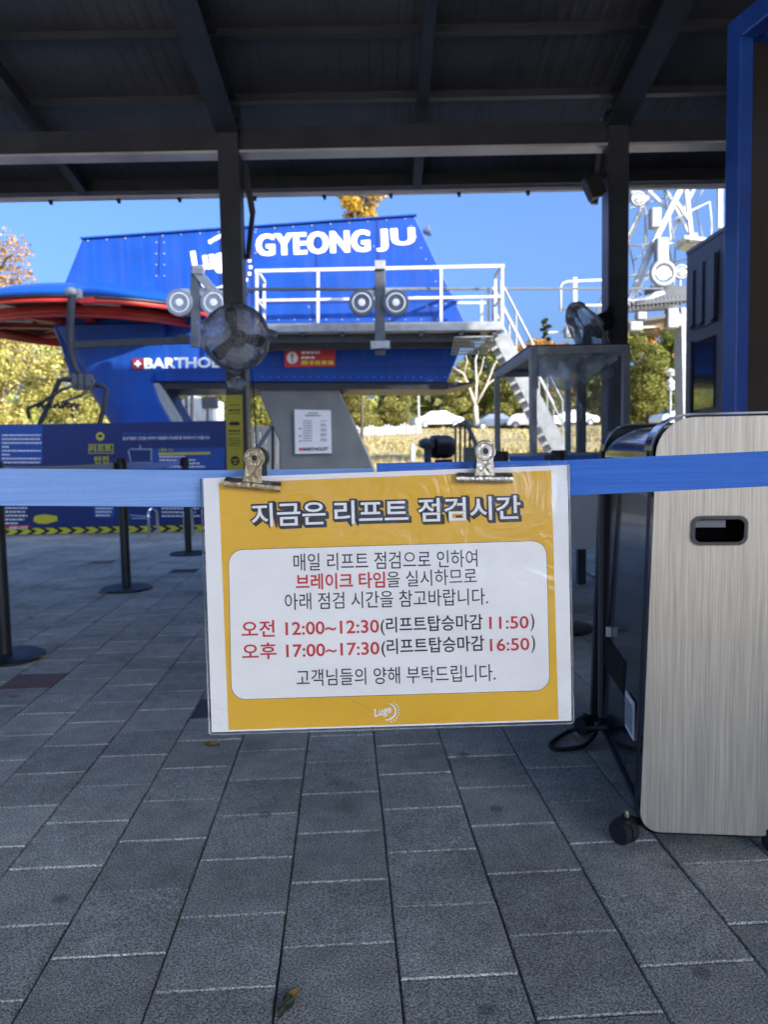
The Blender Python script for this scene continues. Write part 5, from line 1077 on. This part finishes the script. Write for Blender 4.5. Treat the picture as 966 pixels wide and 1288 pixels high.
for u, d_ in ((-.028, .02), (WK - .012, .0), (-.02, DK - .03), (WK, DK - .04)):
    c = kp(u, d_, .033); ax = (ks * .8 + kd * .6).normalized(); wl = MB()
    for s_1 in (-.012, .012): wl.lathe(c + ax * s_1, ax, ((.012, -.010), (.03, -.010), (.032, -.004), (.032, .004), (.03, .010), (.012, .010)), 24)
    cw_ = wl.build('castor', K['rubber'], co, smooth=True)
    mb = MB(); mb.path([c + Vector((0, 0, 0)), c + Vector((.0, .012, .03)), kp(u + (.05 if u < .1 else -.05), d_ + .01, .05)], [.009, .012, .010], 10); mb.ball(c + Vector((0, .004, .022)), .02, 1.3, 1, .7); mb.build('castor_fork', K['black'], cw_, smooth='all')
q_ = kp(-.022, .025, .075); mb = MB(); mb.lathe(q_, (0, 0, 1), ((.006, -.01), (.007, 0), (.004, .008))); mb.build('brake_tab', K['brass'], co, smooth=True)
# power cord loop on the floor
mb = MB(); pts = [(765, 915, .16), (745, 916, .05), (725, 917, .02), (705, 926, .008), (693, 936, .008), (697, 942, .008), (715, 942, .008), (735, 938, .008), (748, 925, .02), (752, 915, .05), (757, 905, .10)]
pw = [PG(x, y, z) for x, y, z in pts]; cm = []
for i in range(len(pw) - 1):
    p0_, p1_, p2_, p3_ = pw[max(i - 1, 0)], pw[i], pw[i + 1], pw[min(i + 2, len(pw) - 1)]
    for k_ in range(6):
        t = k_ / 6; cm.append(.5 * (2 * p1_ + (p2_ - p0_) * t + (2 * p0_ - 5 * p1_ + 4 * p2_ - p3_) * t * t + (3 * p1_ - p0_ - 3 * p2_ + p3_) * t ** 3))
mb.path(cm, .0075, 8); cd = mb.build('power_cord', K['rubber'], smooth='all', at=tuple(pw[4])); tag(cd, 'looped black power cord on the paving beside the cooler', 'cord')

# ------------------------------------------------------------------ fallen leaves and a weed
def leaf(label, px, py, L_, rz, m_):
    g_ = PG(px, py); mb = MB(); n_ = 10; rows = []
    for i in range(n_ + 1):
        t = i / n_; wd = L_ * .34 * math.sin(math.pi * t ** .8) + .0004; x = L_ * (t - .5); z = .006 + .010 * (t - .5) ** 2 * 4 * (.6 + .4 * math.sin(5 * t))
        rows.append([(x, -wd, z + .006), (x, 0, z), (x, wd, z + .008)])
    rows = [[Vector((p_[0] * math.cos(rz) - p_[1] * math.sin(rz) + g_.x, p_[0] * math.sin(rz) + p_[1] * math.cos(rz) + g_.y, p_[2])) for p_ in r_] for r_ in rows]
    mb.loft(rows, cap=False, closed=False); mb.path([rows[0][1], rows[0][1] - (rows[2][1] - rows[0][1]) * 1.6], .0008, 5); o_ = mb.build('fallen_leaf', m_, smooth='all', at=(g_.x, g_.y, 0)); return tag(o_, label, 'leaf', 'fallen leaves on the paving')
leaf('yellow brown fallen leaf on the paving below the sign left corner', 266, 941, .055, .3, K['leafy'])
leaf('tan fallen leaf against the nearest queue post base', 52, 829, .05, .9, K['leafy'])
leaf('small tan leaf on open paving left of the sign', 38, 779, .06, 2.2, K['leafy'])
leaf('dry curled brown leaf at the foot of the middle queue post', 128, 748, .06, .2, K['leafy'])
wd_ = thing('joint_weed', 'small dull green weed growing in a paving joint at the bottom edge', 'weed', tuple(PG(352, 1280)))
for k_ in range(6):
    g_ = PG(350 + k_ * 2.2, 1284 - k_ * 4.5); mb = MB(); a = 1.2 + .35 * math.sin(k_ * 2.1); L_ = .022 + .006 * (k_ % 3)
    u = Vector((math.cos(a), math.sin(a), 0)); v = Vector((-u.y, u.x, 0)); mb.loft([[g_ + u * L_ * t - v * L_ * .28 * math.sin(3.14 * t ** .8 + .02) + Vector((0, 0, .004 + .006 * t)), g_ + u * L_ * t + Vector((0, 0, .002 + .006 * t)), g_ + u * L_ * t + v * L_ * .28 * math.sin(3.14 * t ** .8 + .02) + Vector((0, 0, .005 + .006 * t))] for t in (0.01, .25, .5, .75, .99)], cap=False, closed=False)
    mb.build('weed_leaf', mat('dull green leaf', (.07, .085, .05), .7, var=.3, scale=80) if k_ < 5 else K['leafy'], wd_, smooth='all')
